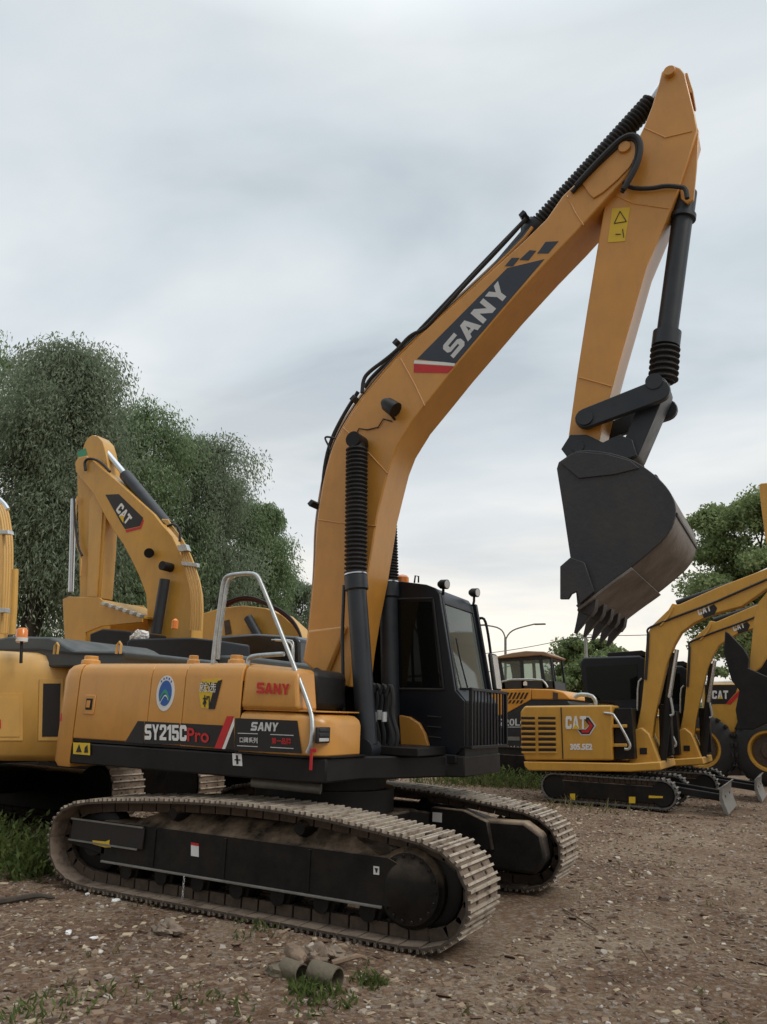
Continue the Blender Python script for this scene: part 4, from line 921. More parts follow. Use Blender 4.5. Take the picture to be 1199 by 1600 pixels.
px_tube([(262, 822), (272, 818), (282, 828), (281, 846)], YN-.1, .025, 'hydraulic_hose', 'rubber', bm2, 2)
# its bucket, teeth towards the right
bk2 = MB(); S2 = [(98, 936), (108, 932), (156, 934), (168, 945), (180, 950), (222, 962), (222, 972), (190, 975), (160, 978), (134, 988), (134, 1002), (122, 1012), (102, 1010), (100, 980)]
sp2 = pz(S2, YN-.35)
bk2.prism(sp2, YN-.35, YN-.31).prism(sp2, YN+.81, YN+.85)
bk2.prism(pz([(98, 936), (103, 936), (105, 980), (106, 1006), (122, 1006), (122, 1012), (102, 1010), (99, 980)], YN-.35), YN-.31, YN+.81)
bk2.prism(pz([(156, 936), (180, 950), (222, 962), (222, 966), (180, 956), (152, 942)], YN-.35), YN-.31, YN+.81)
bko = bk2.build('bucket', M['catyel'], n2, bevel=.008)
for k in range(6):
    a = ony(166+k*11, 944+k*3.6, YN-.4); MB().box((a.x, YN-.42, a.z), (.10, .12, .07), Matrix.Rotation(R(15), 3, 'Y')).build('tooth', M['galv'], bko, bevel=.01)
px_prism([(96, 938), (104, 930), (112, 936), (104, 944)], YN-.3, YN+.8, 'bucket_ear', 'link', bko)
px_prism([(140, 990), (160, 982), (205, 986), (208, 1020), (140, 1020)], YN-.9, YN+.6, 'tool_box', 'black', n2, .03) 
# cab with black roof, hood
cab2 = px_prism([(198, 1002), (204, 998), (300, 996), (336, 1000), (336, 1040), (334, 1120), (198, 1120)], 3.1, 4.05, 'cab', 'cabblack', n2, .03)
px_prism([(206, 1040), (262, 1038), (262, 1090), (206, 1090)], 3.09, 3.098, 'window', 'darkglass', cab2, 0)
MB().slab([(-8.6, 3.1), (-3.6, 3.1), (-3.45, 4.4), (-3.6, 5.7), (-8.6, 5.7)], 1.0, 2.25).build('body', M['catyel'], n2, bevel=.05)
MB().slab([(-5.2, 3.2), (-3.75, 3.2), (-3.75, 5.6), (-5.2, 5.6)], 2.252, 2.5).build('hood', M['greyhood'], n2, bevel=.05)
ba = ony(274, 972, 3.5); MB().lathe((ba.x, 3.5, ba.z-.12), (ba.x, 3.5, ba.z+.06), [(0, .06), (.8, .06), (1, .02)], 14).build('beacon', M['lens'], n2)
simple_crawlers(n2, -6.35, 4.4, 2.3, 2.45, .6, .92)
sk_ = MB()
for k in range(22):
    q = ony(221+random.gauss(0, 5), 995+random.gauss(0, 5), 3.3); sk_.box(q, (.12, .1, .08), Matrix.Rotation(random.random()*3, 3, (random.random(), random.random(), 1)))
tag(rel(sk_.build('plastic_bag', M['white'], None, bevel=.01), (-7.0, 3.3, 2.88)), 'crumpled white plastic bag lying on the black cab roof behind the big machine', 'bag')

# =================================================================== third machine of that row, boom lowered
n3 = thing('crawler_excavator', 'yellow excavator with low hose-covered boom and glossy black hood, seen through the handrail', 'excavator', (-6.3, 8.3, 0), 'yellow excavators parked in the row on the left')
Y3 = 8.0
bm3 = px_prism([(290, 970), (318, 958), (345, 950), (380, 946), (415, 950), (440, 960), (462, 980), (476, 1002), (470, 1040), (440, 1040), (420, 1005), (290, 1005)], Y3, Y3+.5, 'boom', 'catyel', n3, .02)
for k in range(4):
    px_tube([(355-k*6, 948), (372, 938-k*2), (396, 938-k*2), (420, 946-k), (446, 962-k*2), (466, 984-k*2), (475, 1010)], Y3-.05-.03*k, .024, 'hydraulic_hose', 'rubber' if k % 2 else 'redhose', bm3, 2)
MB().cyl(ony(388, 965, Y3-.15), ony(412, 1008, Y3-.15), .11, 16).build('boom_cylinder', M['bluegrey'], n3)
px_prism([(350, 970), (358, 968), (362, 990), (352, 992)], Y3-.02, Y3-.001, 'boom_bracket', 'link', bm3, .004)
hd3 = px_prism([(334, 1000), (338, 994), (400, 990), (462, 994), (468, 1000), (470, 1060), (334, 1060)], 6.9, 8.0, 'hood', 'gloss', n3, .05)
px_tube([(425, 1000), (456, 1000), (459, 1006), (459, 1040)], 6.8, .02, 'handrail', 'galv', n3, 1)
MB().slab([(-8.6, 6.9), (-3.4, 6.9), (-3.3, 8.3), (-3.4, 9.7), (-8.6, 9.7)], 1.0, 2.3).build('body', M['catyel'], n3, bevel=.05)
simple_crawlers(n3, -6.3, 8.3, 2.3, 2.45, .6, .92)

# =================================================================== two small excavators on the right
mn = thing('mini_excavator', 'nearest small yellow excavator at right, louvred engine cover and black cab in full view', 'mini excavator', (.75, 10.4, 0), 'small yellow excavators on the right')
YM = 9.45
EX = 1.0
bd_ = px_prism([(813, 1112), (820, 1103), (956, 1101.5), (957, 1188), (820, 1188), (814, 1165)], YM, YM+1.9, 'engine_cover', 'catyel', mn, .035)
px_prism([(818, 1190), (900, 1191), (990, 1193), (1032, 1190), (1034, 1203), (985, 1206), (900, 1205), (826, 1204), (820, 1198)], YM-.03, YM+1.93, 'skirt', 'catyel', mn, .02)
px_prism([(876, 1105), (877.5, 1105), (880.5, 1186), (879, 1186)], YM-.012, YM-.003, 'door_seam', 'decalblack', bd_, 0)
for k in range(7):
    yy_ = 1120+k*8.3
    for a, b in ((814.5+k*.1, 836+k*.15), (841+k*.1, 868+k*.15)):
        px_prism([(a, yy_), (b, yy_+.2), (b, yy_+4.2), (a, yy_+4)], YM-.012, YM-.002, 'louvre', 'decalblack', bd_, 0)
        px_prism([(a, yy_+4.4), (b, yy_+4.6), (b, yy_+7.5), (a, yy_+7.3)], YM-.03, YM-.002, 'louvre_blade', 'catyel', bd_, .004)
decal([(911, 1119), (921, 1119), (932, 1134), (922, 1149), (908, 1149), (901, 1139), (915, 1139), (920, 1134)], YM-.004, M['greywhite'], bd_, 'emblem')
decal([(911, 1121), (920, 1121), (929, 1134), (921, 1147), (909, 1147), (903, 1140), (916, 1140), (921, 1134)], YM-.007, M['decalblack'], bd_, 'emblem')
decal([(918, 1124), (927, 1134), (920, 1145), (910, 1145), (908, 1141), (917, 1141), (922, 1134)], YM-.010, M['red'], bd_, 'emblem')
quad_text('CAT', [(884, 1139), (916, 1139), (884, 1119)], YM-.014, M['white'], bd_, 'lettering', .05)
decal([(895, 1139), (900, 1131), (905, 1139)], YM-.018, M['signyel'], bd_, 'emblem')
quad_text('305.5E2', [(891, 1172), (926, 1172), (891, 1162)], YM-.006, M['white'], bd_, 'lettering', .05)
# cab
mc = px_prism([(906, 1036), (911, 1027), (1000, 1024), (1010, 1032), (1010, 1175), (962, 1178), (958, 1100), (914, 1098)], YM+.75, YM+1.8, 'cab', 'cabblack', mn, .04)
px_prism([(916, 1042), (996, 1038), (998, 1092), (920, 1094)], YM+.74, YM+.747, 'side_window', 'darkglass', mc, 0)
px_prism([(950, 1020), (1003, 1016), (1012, 1020), (1012, 1025), (950, 1026)], YM+.9, YM+1.9, 'roof_visor', 'black', mc, .01)
px_prism([(958, 1106), (985, 1106), (990, 1186), (958, 1188)], YM+.15, YM+.75, 'step_well', 'black', mn, .01, YM)
for z_ in (1132, 1162): px_prism([(955, z_), (978, z_), (978, z_+5), (955, z_+5)], YM+.05, YM+.5, 'step', 'catyel', mn, .01, YM)
px_tube([(944, 1114), (954, 1115), (960, 1117), (984, 1160), (985, 1168), (981, 1171), (976, 1170)], YM-.02, .026, 'handrail', 'galv', mn, 1)
px_tube([(898, 1090), (904, 1085), (924, 1086), (931, 1094), (931, 1102)], YM+.5, .045, 'exhaust_pipe', 'galv', mn, 1)
px_tube([(1003, 1060), (997, 1066), (996, 1110)], YM+.7, .02, 'handrail', 'galv', mn, 1)
# swing bracket and boom
YB = 10.15
px_prism([(986, 1154), (996, 1140), (1006, 1136), (1018, 1146), (1024, 1160), (1036, 1192), (1032, 1203), (986, 1206)], YB-.28, YB+.5, 'swing_bracket', 'catyel', mn, .03, YB)
px_prism([(1004, 1168), (1015, 1168), (1015, 1178), (1004, 1178)], YB-.29, YB-.281, 'sticker', 'decalblack', mn, 0, YB)
BM = [(992, 1160), (996, 1142), (1004, 1104), (1008, 1065), (1010, 1023), (1013, 992), (1020, 979), (1046, 954), (1052, 944), (1062, 946), (1123, 919), (1199, 890), (1252, 868), (1262, 872), (1260, 884), (1199, 921), (1161, 948), (1110, 962), (1085, 975), (1066, 989), (1055, 1008), (1043, 1039), (1035, 1073), (1024, 1123), (1020, 1160), (1008, 1170)]
bmm = px_prism(BM, YB-.13, YB+.17, 'boom', 'catyel', mn, .015, YB)
px_tube([(1052, 948), (1046, 962), (1032, 978)], YB-.15, .02, 'hydraulic_pipe', 'catyel', bmm, 1)
acm = MB().cyl(ony(1058, 944, YB), ony(1147, 914, YB), .085, 16).build('arm_cylinder', M['black'], mn)
MB().cyl(ony(1147, 914, YB), ony(1240, 872, YB), .04, 12).build('cylinder_rod', M['chrome'], acm)
px_tube([(1014, 992), (1011, 986), (1014, 981), (1026, 976), (1060, 962), (1110, 944), (1160, 922), (1199, 905)], YB-.15, .022, 'hydraulic_hose', 'rubber', bmm, 1)
px_tube([(1013, 990), (1012, 1020), (1009, 1062)], YB-.15, .03, 'hydraulic_hose', 'rubber', bmm, 1)
bcm = MB().cyl(ony(1035, 1190, YB+.0), ony(1046, 1090, YB), .085, 16).build('boom_cylinder', M['black'], mn)
MB().cyl(ony(1046, 1090, YB), ony(1058, 1015, YB), .045, 12).build('cylinder_rod', M['chrome'], bcm)
for k in range(3): px_tube([(1030+k*5, 1185), (1036+k*4, 1140), (1040+k*4, 1100), (1046+k*3, 1050), (1050+k*2, 1020)], YB+.02+.05*k, .025, 'hydraulic_hose', 'rubber', mn, 1)
px_prism([(1028, 1100), (1046, 1100), (1050, 1180), (1030, 1188)], YB+.1, YB+.4, 'hose_guard', 'black', mn, .02, YB)
px_tube([(1048, 1090), (1052, 1112), (1052, 1117), (1047, 1118)], YB-.1, .025, 'hook', 'galv', mn, 1)
decal([(1096, 955), (1116, 944), (1121, 950), (1117, 960), (1100, 966)], YB-.132, M['decalblack'], bmm, 'emblem')
o_, u_, v_ = (ony(a, b, YB-.137) for a, b in ((1092, 962), (1112, 954), (1089, 951)))
text('CAT', o_, u_-o_, v_-o_, M['white'], bmm, 'lettering', .05)
stm = px_prism([(1262, 862), (1272, 872), (1262, 900), (1215, 1000), (1190, 1042), (1178, 1052), (1170, 1046), (1172, 1032), (1180, 960), (1186, 942), (1236, 880)], YB-.1, YB+.14, 'stick', 'catyel', mn, .012, YB)
mbk = [(1134, 1023), (1136, 989), (1143, 993), (1165, 1016), (1173, 1032), (1172, 1046), (1199, 1058), (1230, 1070), (1232, 1120), (1199, 1131), (1180, 1140), (1150, 1140), (1155, 1128), (1152, 1110), (1158, 1080), (1146, 1065)]
px_prism(mbk, YB-.42, YB+.45, 'bucket', 'black', mn, .02, YB)
# tracks, blade
simple_crawlers(mn, .72, 10.42, 1.36, 1.55, .40, .60, .105, True)
for px_, py_, w_ in ((890, 1245, .09), (984, 1250, .10), (1022, 1245, .0)):
    pass
yq = 10.42-1.55/2-.165
for L, mt_ in (([(891, 1240), (899, 1240), (899, 1250), (891, 1250)], 'signyel'), ([(983, 1245), (993, 1245), (993, 1255), (983, 1255)], 'signyel'), ([(1014, 1243), (1036, 1244), (1036, 1247), (1014, 1247)], 'signyel')):
    decal(L, yq-.002, M[mt_], mn, 'sticker')
bl = MB(); ring = [(2.95, .04), (2.90, .20), (2.86, .34), (2.88, .50), (2.93, .56), (2.90, .56), (2.82, .50), (2.80, .30), (2.86, .08), (2.92, .02)]
bl.prism([(a+.0, b) for a, b in ring], 9.42, 11.42)
blo = bl.build('blade', M['bladegrey'], mn, bevel=.008)
for y_ in (9.95, 10.9): MB().box((2.3, y_, .34), (1.15, .12, .13), Matrix.Rotation(R(6), 3, 'Y')).build('blade_arm', M['black'], mn, bevel=.015)
def kids(o): return [c for c in COL.objects if c.parent == o]
def copy_tree(o, parent=None):
    c = o.copy(); COL.objects.link(c); c.parent = parent
    for q in kids(o): copy_tree(q, c)
    return c
m2 = copy_tree(mn); m2.location = (1.18, 13.6, 0)
m2['label'] = 'second small yellow excavator, mostly hidden behind the nearer small one, its blade further right'

# =================================================================== wheel loader at the right edge
wl = thing('wheel_loader', 'yellow wheel loader with big black tyres, behind the small excavators at right edge', 'wheel loader', (3.2, 19.4, 0))
YW = 18.2
wb = px_prism([(1098, 1074), (1104, 1068), (1162, 1067), (1168, 1074), (1166, 1100), (1160, 1118), (1152, 1122), (1150, 1146), (1104, 1146), (1098, 1130)], YW, YW+2.4, 'engine_cover', 'catyel', wl, .05)
px_prism([(1092, 1066), (1150, 1062), (1154, 1068), (1092, 1072)], YW+.1, YW+2.3, 'hood_top', 'white', wl, .04)
decal([(1101, 1070), (1154, 1070), (1150, 1082), (1134, 1100), (1103, 1100)], YW-.003, M['decalblack'], wb, 'panel_decal')
decal([(1134, 1100), (1155, 1079), (1156, 1086), (1142, 1101)], YW-.006, M['red'], wb, 'decal_stripe')
quad_text('CAT', [(1113, 1092), (1138, 1092), (1113, 1079)], YW-.010, M['white'], wb, 'lettering', .05)
decal([(1122, 1092), (1126, 1087), (1130, 1092)], YW-.014, M['signyel'], wb, 'decal_mark')
px_prism([(1153, 1092), (1160, 1092), (1160, 1099), (1153, 1099)], YW-.02, YW, 'grab_handle', 'decalblack', wb, .005)
px_prism([(1140, 1150), (1150, 1146), (1164, 1150), (1166, 1196), (1140, 1196)], YW+.5, YW+1.9, 'hitch_frame', 'catyel', wl, .03)
px_prism([(1160, 1132), (1199, 1128), (1300, 1120), (1300, 1160), (1160, 1160)], YW+.3, YW+2.1, 'front_frame', 'catyel', wl, .04)
px_prism([(1130, 1198), (1168, 1198), (1172, 1212), (1128, 1212)], YW+.3, YW+2.1, 'belly_guard', 'bladegrey', wl, .02)
px_prism([(1180, 1030), (1290, 1020), (1290, 1125), (1190, 1128), (1176, 1110)], YW+.5, YW+2.0, 'cab', 'cabblack', wl, .05)
for px_ in (1097, 1204):
    for dy in (.02, 1.9):
        c = ony(px_, 1182, YW+dy); c.z = .96
        tp = [(0, .56), (.04, .74), (.12, .90), (.2, .965), (.8, .965), (.88, .90), (.96, .74), (1, .56)]
        ty = MB().lathe((c.x, YW+dy-.28, c.z), (c.x, YW+dy+.30, c.z), tp, 40, False)
        wh = ty.build('wheel', M['rubber'], wl)
        tr = MB()
        for k in range(22):
            a = 2*math.pi*k/22
            for s_ in (-1, 1):
                rot_ = Matrix.Rotation(-a, 3, 'Y') @ Matrix.Rotation(R(25*s_), 3, 'X')
                a2 = a+.14*(s_ > 0)
                tr.box((c.x+.965*math.sin(a2)*1.0, YW+dy+.01+s_*.14, c.z+.965*math.cos(a2)), (.11, .30, .06), Matrix.Rotation(a2, 3, 'Y'))
        tr.build('tyre_tread', M['rubber'], wh, bevel=0)
        MB().lathe((c.x, YW+dy-.285, c.z), (c.x, YW+dy+.2, c.z), [(0, .565), (.03, .565), (.03, .50), (.35, .44), (.36, .02)], 32, False).build('rim', M['catyel'], wh)
        MB().lathe((c.x, YW+dy-.24, c.z), (c.x, YW+dy-.11, c.z), [(0, .20), (.4, .24), (.41, .43), (1, .43)], 32).build('hub', M['link'], wh)  # brown disc: shade inside the rim recess put into its colour

# =================================================================== orange excavator behind the cab
hy = thing('crawler_excavator', 'dark bodied excavator with orange hood, slanted vents and tan-roofed cab, behind the big cab', 'excavator', (-2.9, 15.4, 0))
YH = 14.0
hb = px_prism([(730, 1080), (788, 1079), (884, 1090), (891, 1098), (893, 1130), (890, 1185), (880, 1194), (730, 1190)], YH, YH+2.7, 'body', 'bluegrey', hy, .04)
px_prism([(740, 1079), (788, 1077), (830, 1076), (830, 1093), (787, 1117), (740, 1120)], YH-.02, YH+1.0, 'side_panel', 'orange', hy, .015)
hh_ = px_prism([(830.5, 1076), (864, 1077), (880, 1081), (889, 1088), (891, 1093), (866, 1093.5), (830.5, 1093)], YH-.02, YH+2.6, 'hood', 'orange', hy, .03)
px_prism([(864, 1081), (872, 1083), (872, 1093), (864, 1093)], YH-.03, YH-.021, 'hood_vent', 'link', hh_, 0)
for k in range(6):
    a = 788+k*6
    px_prism([(a, 1092), (a+5, 1082), (a+8, 1082), (a+3, 1092)], YH-.03, YH-.0205, 'vent_slot', 'decalblack', hy, 0)
    if k < 5: px_prism([(a, 1099), (a+3, 1094), (a+6, 1094), (a+3, 1099)], YH-.03, YH-.0205, 'vent_slot', 'decalblack', hy, 0)
quad_text('220LC', [(780, 1134), (824, 1134), (780, 1123)], YH-.004, M['greywhite'], hb, 'lettering', .02)
px_prism([(784, 1135.5), (816, 1135.5), (816, 1136.5), (784, 1136.5)], YH-.006, YH-.001, 'rule', 'greywhite', hb, 0)
px_prism([(790, 1151), (812, 1151), (812, 1157), (790, 1157)], YH-.006, YH-.001, 'tail_plate', 'bladegrey', hb, 0)
hc = MB()
for L in ([(776, 1028), (782, 1028), (791, 1078), (784, 1078)], [(812, 1026), (817, 1026), (820, 1076), (815, 1076)], [(841, 1024), (846, 1024), (854, 1076), (848, 1076)]):
    hc.prism(pz(L, YH+.6), YH+.6, YH+.66).prism(pz(L, YH+.6), YH+1.75, YH+1.8)
for L in ([(859, 1027), (862, 1027), (868, 1076), (864, 1076)],):
    hc.prism(pz(L, YH+.6), YH+.6, YH+.66).prism(pz(L, YH+.6), YH+1.75, YH+1.8)
hc.prism(pz([(776, 1062), (866, 1064), (868, 1080), (776, 1080)], YH+.6), YH+.6, YH+1.8).prism(pz([(776, 1027), (860, 1024), (861, 1030), (776, 1034)], YH+.6), YH+.61, YH+1.79)
hco = hc.build('cab', M['bluegrey'], hy, bevel=.01)
px_prism([(771, 1027), (800, 1020), (822, 1017), (850, 1018), (864, 1024), (862, 1027), (845, 1023.5), (776, 1029)], YH+.5, YH+1.9, 'cab_roof', 'tanroof', hco, .02)
px_prism([(782, 1032), (845, 1030), (849, 1064), (787, 1062)], YH+.62, YH+.63, 'window', 'glass', hco, 0); px_prism([(847, 1028), (859, 1029), (865, 1070), (854, 1070)], YH+.62, YH+.63, 'window', 'glass', hco, 0)
px_prism([(800, 1040), (808, 1036), (812, 1062), (800, 1062)], YH+1.0, YH+1.3, 'driver_seat', 'seat', hco, .03)
px_tube([(783, 1075), (784, 1062), (846, 1061), (853, 1068), (856, 1074)], YH+.1, .025, 'handrail', 'galv', hy, 1)
decal([(818, 1066), (821, 1064), (824, 1066), (824, 1071), (818, 1071)], YH+.598, M['white'], hco, 'sticker')
simple_crawlers(hy, -2.9, 15.4, 2.2, 2.4, .6, .9)

# =================================================================== boom reaching in at the right edge
rb = thing('crawler_excavator', 'tan-yellow boom end reaching in above the tree at the right edge', 'excavator', (8.2, 17.0, 0))
px_prism([(1186, 757), (1190, 755), (1215, 753), (1300, 800), (1380, 900), (1410, 1010), (1340, 1040), (1290, 930), (1230, 850), (1200, 858), (1196, 840), (1190, 795)], 16.6, 17.2, 'boom', 'catyel', rb, .02)
MB().slab([(6.6, 15.7), (11.5, 15.7), (11.5, 18.4), (6.6, 18.4)], 1.0, 2.2).build('body', M['catyel'], rb, bevel=.05)
simple_crawlers(rb, 8.4, 17.0, 2.2, 2.4, .6, .92)

# =================================================================== trees
def leafmat(name, a, b):
    m_ = bpy.data.materials.new(name); m_.use_nodes = True; t = m_.node_tree; P = t.nodes['Principled BSDF']; P.inputs['Roughness'].default_value = .6; P.inputs['Specular IOR Level'].default_value = .25
    ge = t.nodes.new('ShaderNodeNewGeometry'); r_ = t.nodes.new('ShaderNodeValToRGB')
    r_.color_ramp.elements[0].color = a+(1,); r_.color_ramp.elements[1].color = b+(1,)
    t.links.new(ge.outputs['Random Per Island'], r_.inputs[0]); t.links.new(r_.outputs[0], P.inputs['Base Color'])
    tr = t.nodes.new('ShaderNodeBsdfTranslucent'); t.links.new(r_.outputs[0], tr.inputs[0])
    mi = t.nodes.new('ShaderNodeMixShader'); mi.inputs[0].default_value = .5
    t.links.new(P.outputs[0], mi.inputs[1]); t.links.new(tr.outputs[0], mi.inputs[2]); t.links.new(mi.outputs[0], t.nodes['Material Output'].inputs[0])
    return m_
M['willow'] = leafmat('willow_leaf', (.125, .185, .09), (.33, .43, .23)); M['willow2'] = leafmat('grey_willow_leaf', (.14, .185, .12), (.34, .40, .27))
M['broad'] = leafmat('broad_leaf', (.13, .185, .07), (.34, .41, .19)); M['weed'] = leafmat('weed_leaf', (.055, .085, .022), (.15, .19, .055))
M['dryweed'] = leafmat('dry_grass', (.10, .11, .04), (.24, .20, .10))
def leaves_mesh(name, cen, dirs, ln, wd, material, parent, rng):
    n = len(cen); dirs = dirs/np.linalg.norm(dirs, axis=1)[:, None]
    rv = rng.normal(size=(n, 3)); s_ = np.cross(dirs, rv); s_ /= np.linalg.norm(s_, axis=1)[:, None]+1e-9
    L, Wd = ln[:, None], wd[:, None]
    v = np.stack([cen-dirs*L*.5, cen+s_*Wd*.5-dirs*L*.1, cen+dirs*L*.5, cen-s_*Wd*.5-dirs*L*.1], 1).reshape(-1, 3)
    me = bpy.data.meshes.new(name); me.vertices.add(4*n); me.vertices.foreach_set('co', v.ravel())
    me.loops.add(4*n); me.loops.foreach_set('vertex_index', np.arange(4*n)); me.polygons.add(n)
    me.polygons.foreach_set('loop_start', np.arange(n)*4); me.polygons.foreach_set('loop_total', np.full(n, 4)); me.update(calc_edges=True)
    me.materials.append(material); o = bpy.data.objects.new(name, me); COL.objects.link(o); o.parent = parent; return o
def ground_at(px, D):
    d = ray(px, 1110); d.z = 0; d.normalize(); q = C0+d*D; return Vector((q.x, q.y, 0))
def top_z(px, py, D):
    d = ray(px, py); return CZ+D*d.z/math.hypot(d.x, d.y)
def tree(name, label, base, H, Wd, kind, mt, seed, group, lobes=16, per=10, n_leaf=150, crown0=.28, leaf=(.34, .085), lean=(0, 0), ls=1.0):
    rng = np.random.default_rng(seed); rd = random.Random(seed)
    root = thing(name, label, 'tree', base, group)
    tb = MB(); r0 = H*.02
    tp = [base+Vector((lean[0]*k*k*H, lean[1]*k*k*H, H*.66*k)) + Vector((rd.uniform(-.35, .35), rd.uniform(-.35, .35), 0))*k for k in (0, .15, .35, .6, .85, 1)]
    tp[0].z = -.2
    tb.tube(tp, [r0*1.3, r0, r0*.85, r0*.65, r0*.42, r0*.2], 9)
    cs, ds = [], []
    for k in range(lobes):
        az = k*2.4+rd.uniform(-.5, .5); f = crown0+(1-crown0)*((k+.5)/lobes)
        g = (f-crown0)/(1-crown0)
        env = (max(0, 1-((g-.38)/.66)**2))**.5
        lr = H*rd.uniform(.085, .15)*(1.15-.45*g)*ls
        rad = max(0, Wd*.5*env-lr*.55)*(.45+.55*rd.random()**.6)
        c = base+Vector((math.cos(az)*rad+lean[0]*f*f*H, math.sin(az)*rad+lean[1]*f*f*H, min(H*f, H-lr*.75)))
        st = tp[min(4, 1+int(4*g*.9))].lerp(tp[-1], .15)
        mid = st.lerp(c, .5)+Vector((rd.uniform(-.4, .4), rd.uniform(-.4, .4), H*.04))
        tb.tube([st, st.lerp(mid, .5)+Vector((rd.uniform(-.25, .25), rd.uniform(-.25, .25), .1)), mid, c], [r0*.45, r0*.34, r0*.22, r0*.08], 7)
        dens = rd.uniform(.35, 1.35) if g > .45 else rd.uniform(.8, 1.3)
        for _ in range(per):
            d = rng.normal(size=3); d /= np.linalg.norm(d); d[2] = abs(d[2])*.85-.28
            hub = np.array(c-base)+d*lr*np.array([1.15, 1.15, .9])*rng.uniform(.55, 1.05)
            if rd.random() < .75: tb.tube([c, c.lerp(base+Vector(hub), .5)+Vector((0, 0, .12)), base+Vector(hub)], [r0*.13, r0*.08, r0*.03], 5)
            sz = lr*rng.uniform(.28, .52)
            n = int(n_leaf*dens*rng.uniform(.5, 1.35))
            if kind == 'willow':
                o = np.clip(rng.normal(size=(n, 3)), -1.3, 1.3)*sz*np.array([.75, .75, .45]); dr = rng.random(n)**1.5*lr*rng.uniform(.7, 2.1)
                o[:, 2] -= dr; o[:, :2] += d[:2]*(dr*.18)[:, None]
                cs.append(hub+o); ds.append(rng.normal(size=(n, 3))*.55+np.array([d[0]*.45, d[1]*.45, -1.0]))
            else:
                o = rng.normal(size=(n, 3)); o /= np.linalg.norm(o, axis=1)[:, None]; o *= (rng.random(n)**.4)[:, None]*sz*np.array([1.5, 1.5, 1.0])
                cs.append(hub+o); ds.append(rng.normal(size=(n, 3))+d*.5)
    tb.build('trunk', M['bark'], root)
    cs = np.concatenate(cs); ds = np.concatenate(ds); keep = cs[:, 2] > .3; cs, ds = cs[keep], ds[keep]; n = len(cs)
    leaves_mesh('crown', cs, ds, rng.uniform(.7, 1.35, n)*leaf[0], rng.uniform(.7, 1.35, n)*leaf[1], M[mt], root, rng)
    return root
GW = 'willows along the left side of the yard'
D_ = 34
for i, (px, py, D, wd, mt, lab, c0, lob) in enumerate((
        (-110, 500, 36, 9.0, 'willow', 'willow cut off by the left edge, behind the tallest one', .16, 20),
        (30, 506, 31, 4.4, 'willow2', 'tallest willow at far left, dark forked limbs showing low down', .40, 20),
        (178, 612, 35, 5.0, 'willow', 'willow right behind the folded boom on the left', .17, 20),
        (296, 668, 37, 5.0, 'willow2', 'rounded willow directly right of the folded boom on the left', .15, 18),
        (368, 772, 40, 4.2, 'willow', 'lower willow above the handrail, between the rounded willow and the big boom', .14, 18),
        (446, 892, 46, 5.6, 'willow2', 'smallest willow, just left of the big boom at hood height', .12, 16))):
    b0_ = ground_at(px, D)
    tree('willow_tree', lab, b0_, top_z(px, py, D), wd, 'willow', mt, 11+i, GW, lobes=lob, per=13, n_leaf=400, crown0=c0, leaf=(.19, .052))
tree('broadleaf_tree', 'bushy round-crowned tree at right edge, behind the small excavator booms', ground_at(1198, 38), top_z(1150, 776, 38), 6.6, 'broad', 'broad', 41, None, lobes=20, per=13, n_leaf=330, crown0=.36, leaf=(.17, .09), ls=1.05)
tree('broadleaf_tree', 'small distant round tree between the tan-roofed cab and the black mini cab', ground_at(925, 70), top_z(925, 998, 70), 8.5, 'broad', 'broad', 43, None, lobes=18, per=11, n_leaf=170, crown0=.2, leaf=(.3, .17), ls=1.7)
tree('broadleaf_tree', 'low distant tree glimpsed between the small excavator booms', ground_at(1085, 75), top_z(1085, 1035, 75), 8, 'broad', 'broad', 44, None, lobes=10, per=8, n_leaf=100, crown0=.15, leaf=(.42, .24))
for k, (px, D, h0, lab) in enumerate(((118, 62, 1003, 'dark shrub far behind the yellow bucket on the left'), (35, 58, 985, 'dark shrub in the gap left of the folded boom'), (-40, 56, 985, 'shrub far back at the left edge'))):
    tree('shrub', lab, ground_at(px, D), top_z(px, h0, D), 6, 'broad', 'willow2', 60+k, None, lobes=9, per=8, n_leaf=90, crown0=.12, leaf=(.45, .2))

# =================================================================== street lamp, poles, wires
lb = ground_at(790, 62); 
lm = thing('street_lamp', 'grey double-armed street lamp far behind the tan-roofed cab', 'street lamp', lb)
dirx = Vector((RX.x, RX.y, 0)).normalized()
def up(px, py, D=62): d = ray(px, py); return C0+d*(D/math.hypot(d.x, d.y))
MB().tube([lb, up(790, 996)], .10, 10).build('pole', M['bladegrey'], lm)
for L in ([(790, 997), (786, 986), (779, 981), (772, 979), (760, 977)], [(790, 1000), (795, 990), (803, 984), (815, 980), (836, 975)]):
    a_ = MB().tube([up(*q) for q in L], .06, 8, 1).build('lamp_arm', M['bladegrey'], lm)
    e_ = up(*L[-1]); s_ = -1 if L[-1][0] < 790 else 1
    MB().box(e_+dirx*.4*s_, (.9, .25, .12)).build('lamp_head', M['bladegrey'], a_, bevel=.03)
GP = 'concrete utility poles'
poles = []
for px, py, D, lab in ((919, 990, 66, 'concrete utility pole in front of the small distant tree'), (1103, 1002, 45, 'pale concrete utility pole left of the right-hand tree trunk')):
    b0_ = ground_at(px, D); tz_ = top_z(px, py, D)
    po = thing('utility_pole', lab, 'utility pole', b0_, GP)
    MB().lathe(b0_, b0_+Vector((0, 0, tz_)), [(0, .19), (1, .12)], 12).build('post', M['concrete'], po)
    ca = MB().box(b0_+Vector((0, 0, tz_-.35)), (1.7, .1, .1), Matrix.Rotation(-.5, 3, 'Z')).build('crossarm', M['concrete'], po)
    for s_ in (-.7, 0, .7):
        q = b0_+Vector((math.cos(-.5)*s_, math.sin(-.5)*s_, tz_-.3)); MB().lathe(q, q+Vector((0, 0, .2)), [(0, .05), (.5, .07), (1, .03)], 8).build('insulator', M['white'], ca)
    poles.append(b0_+Vector((0, 0, tz_)))
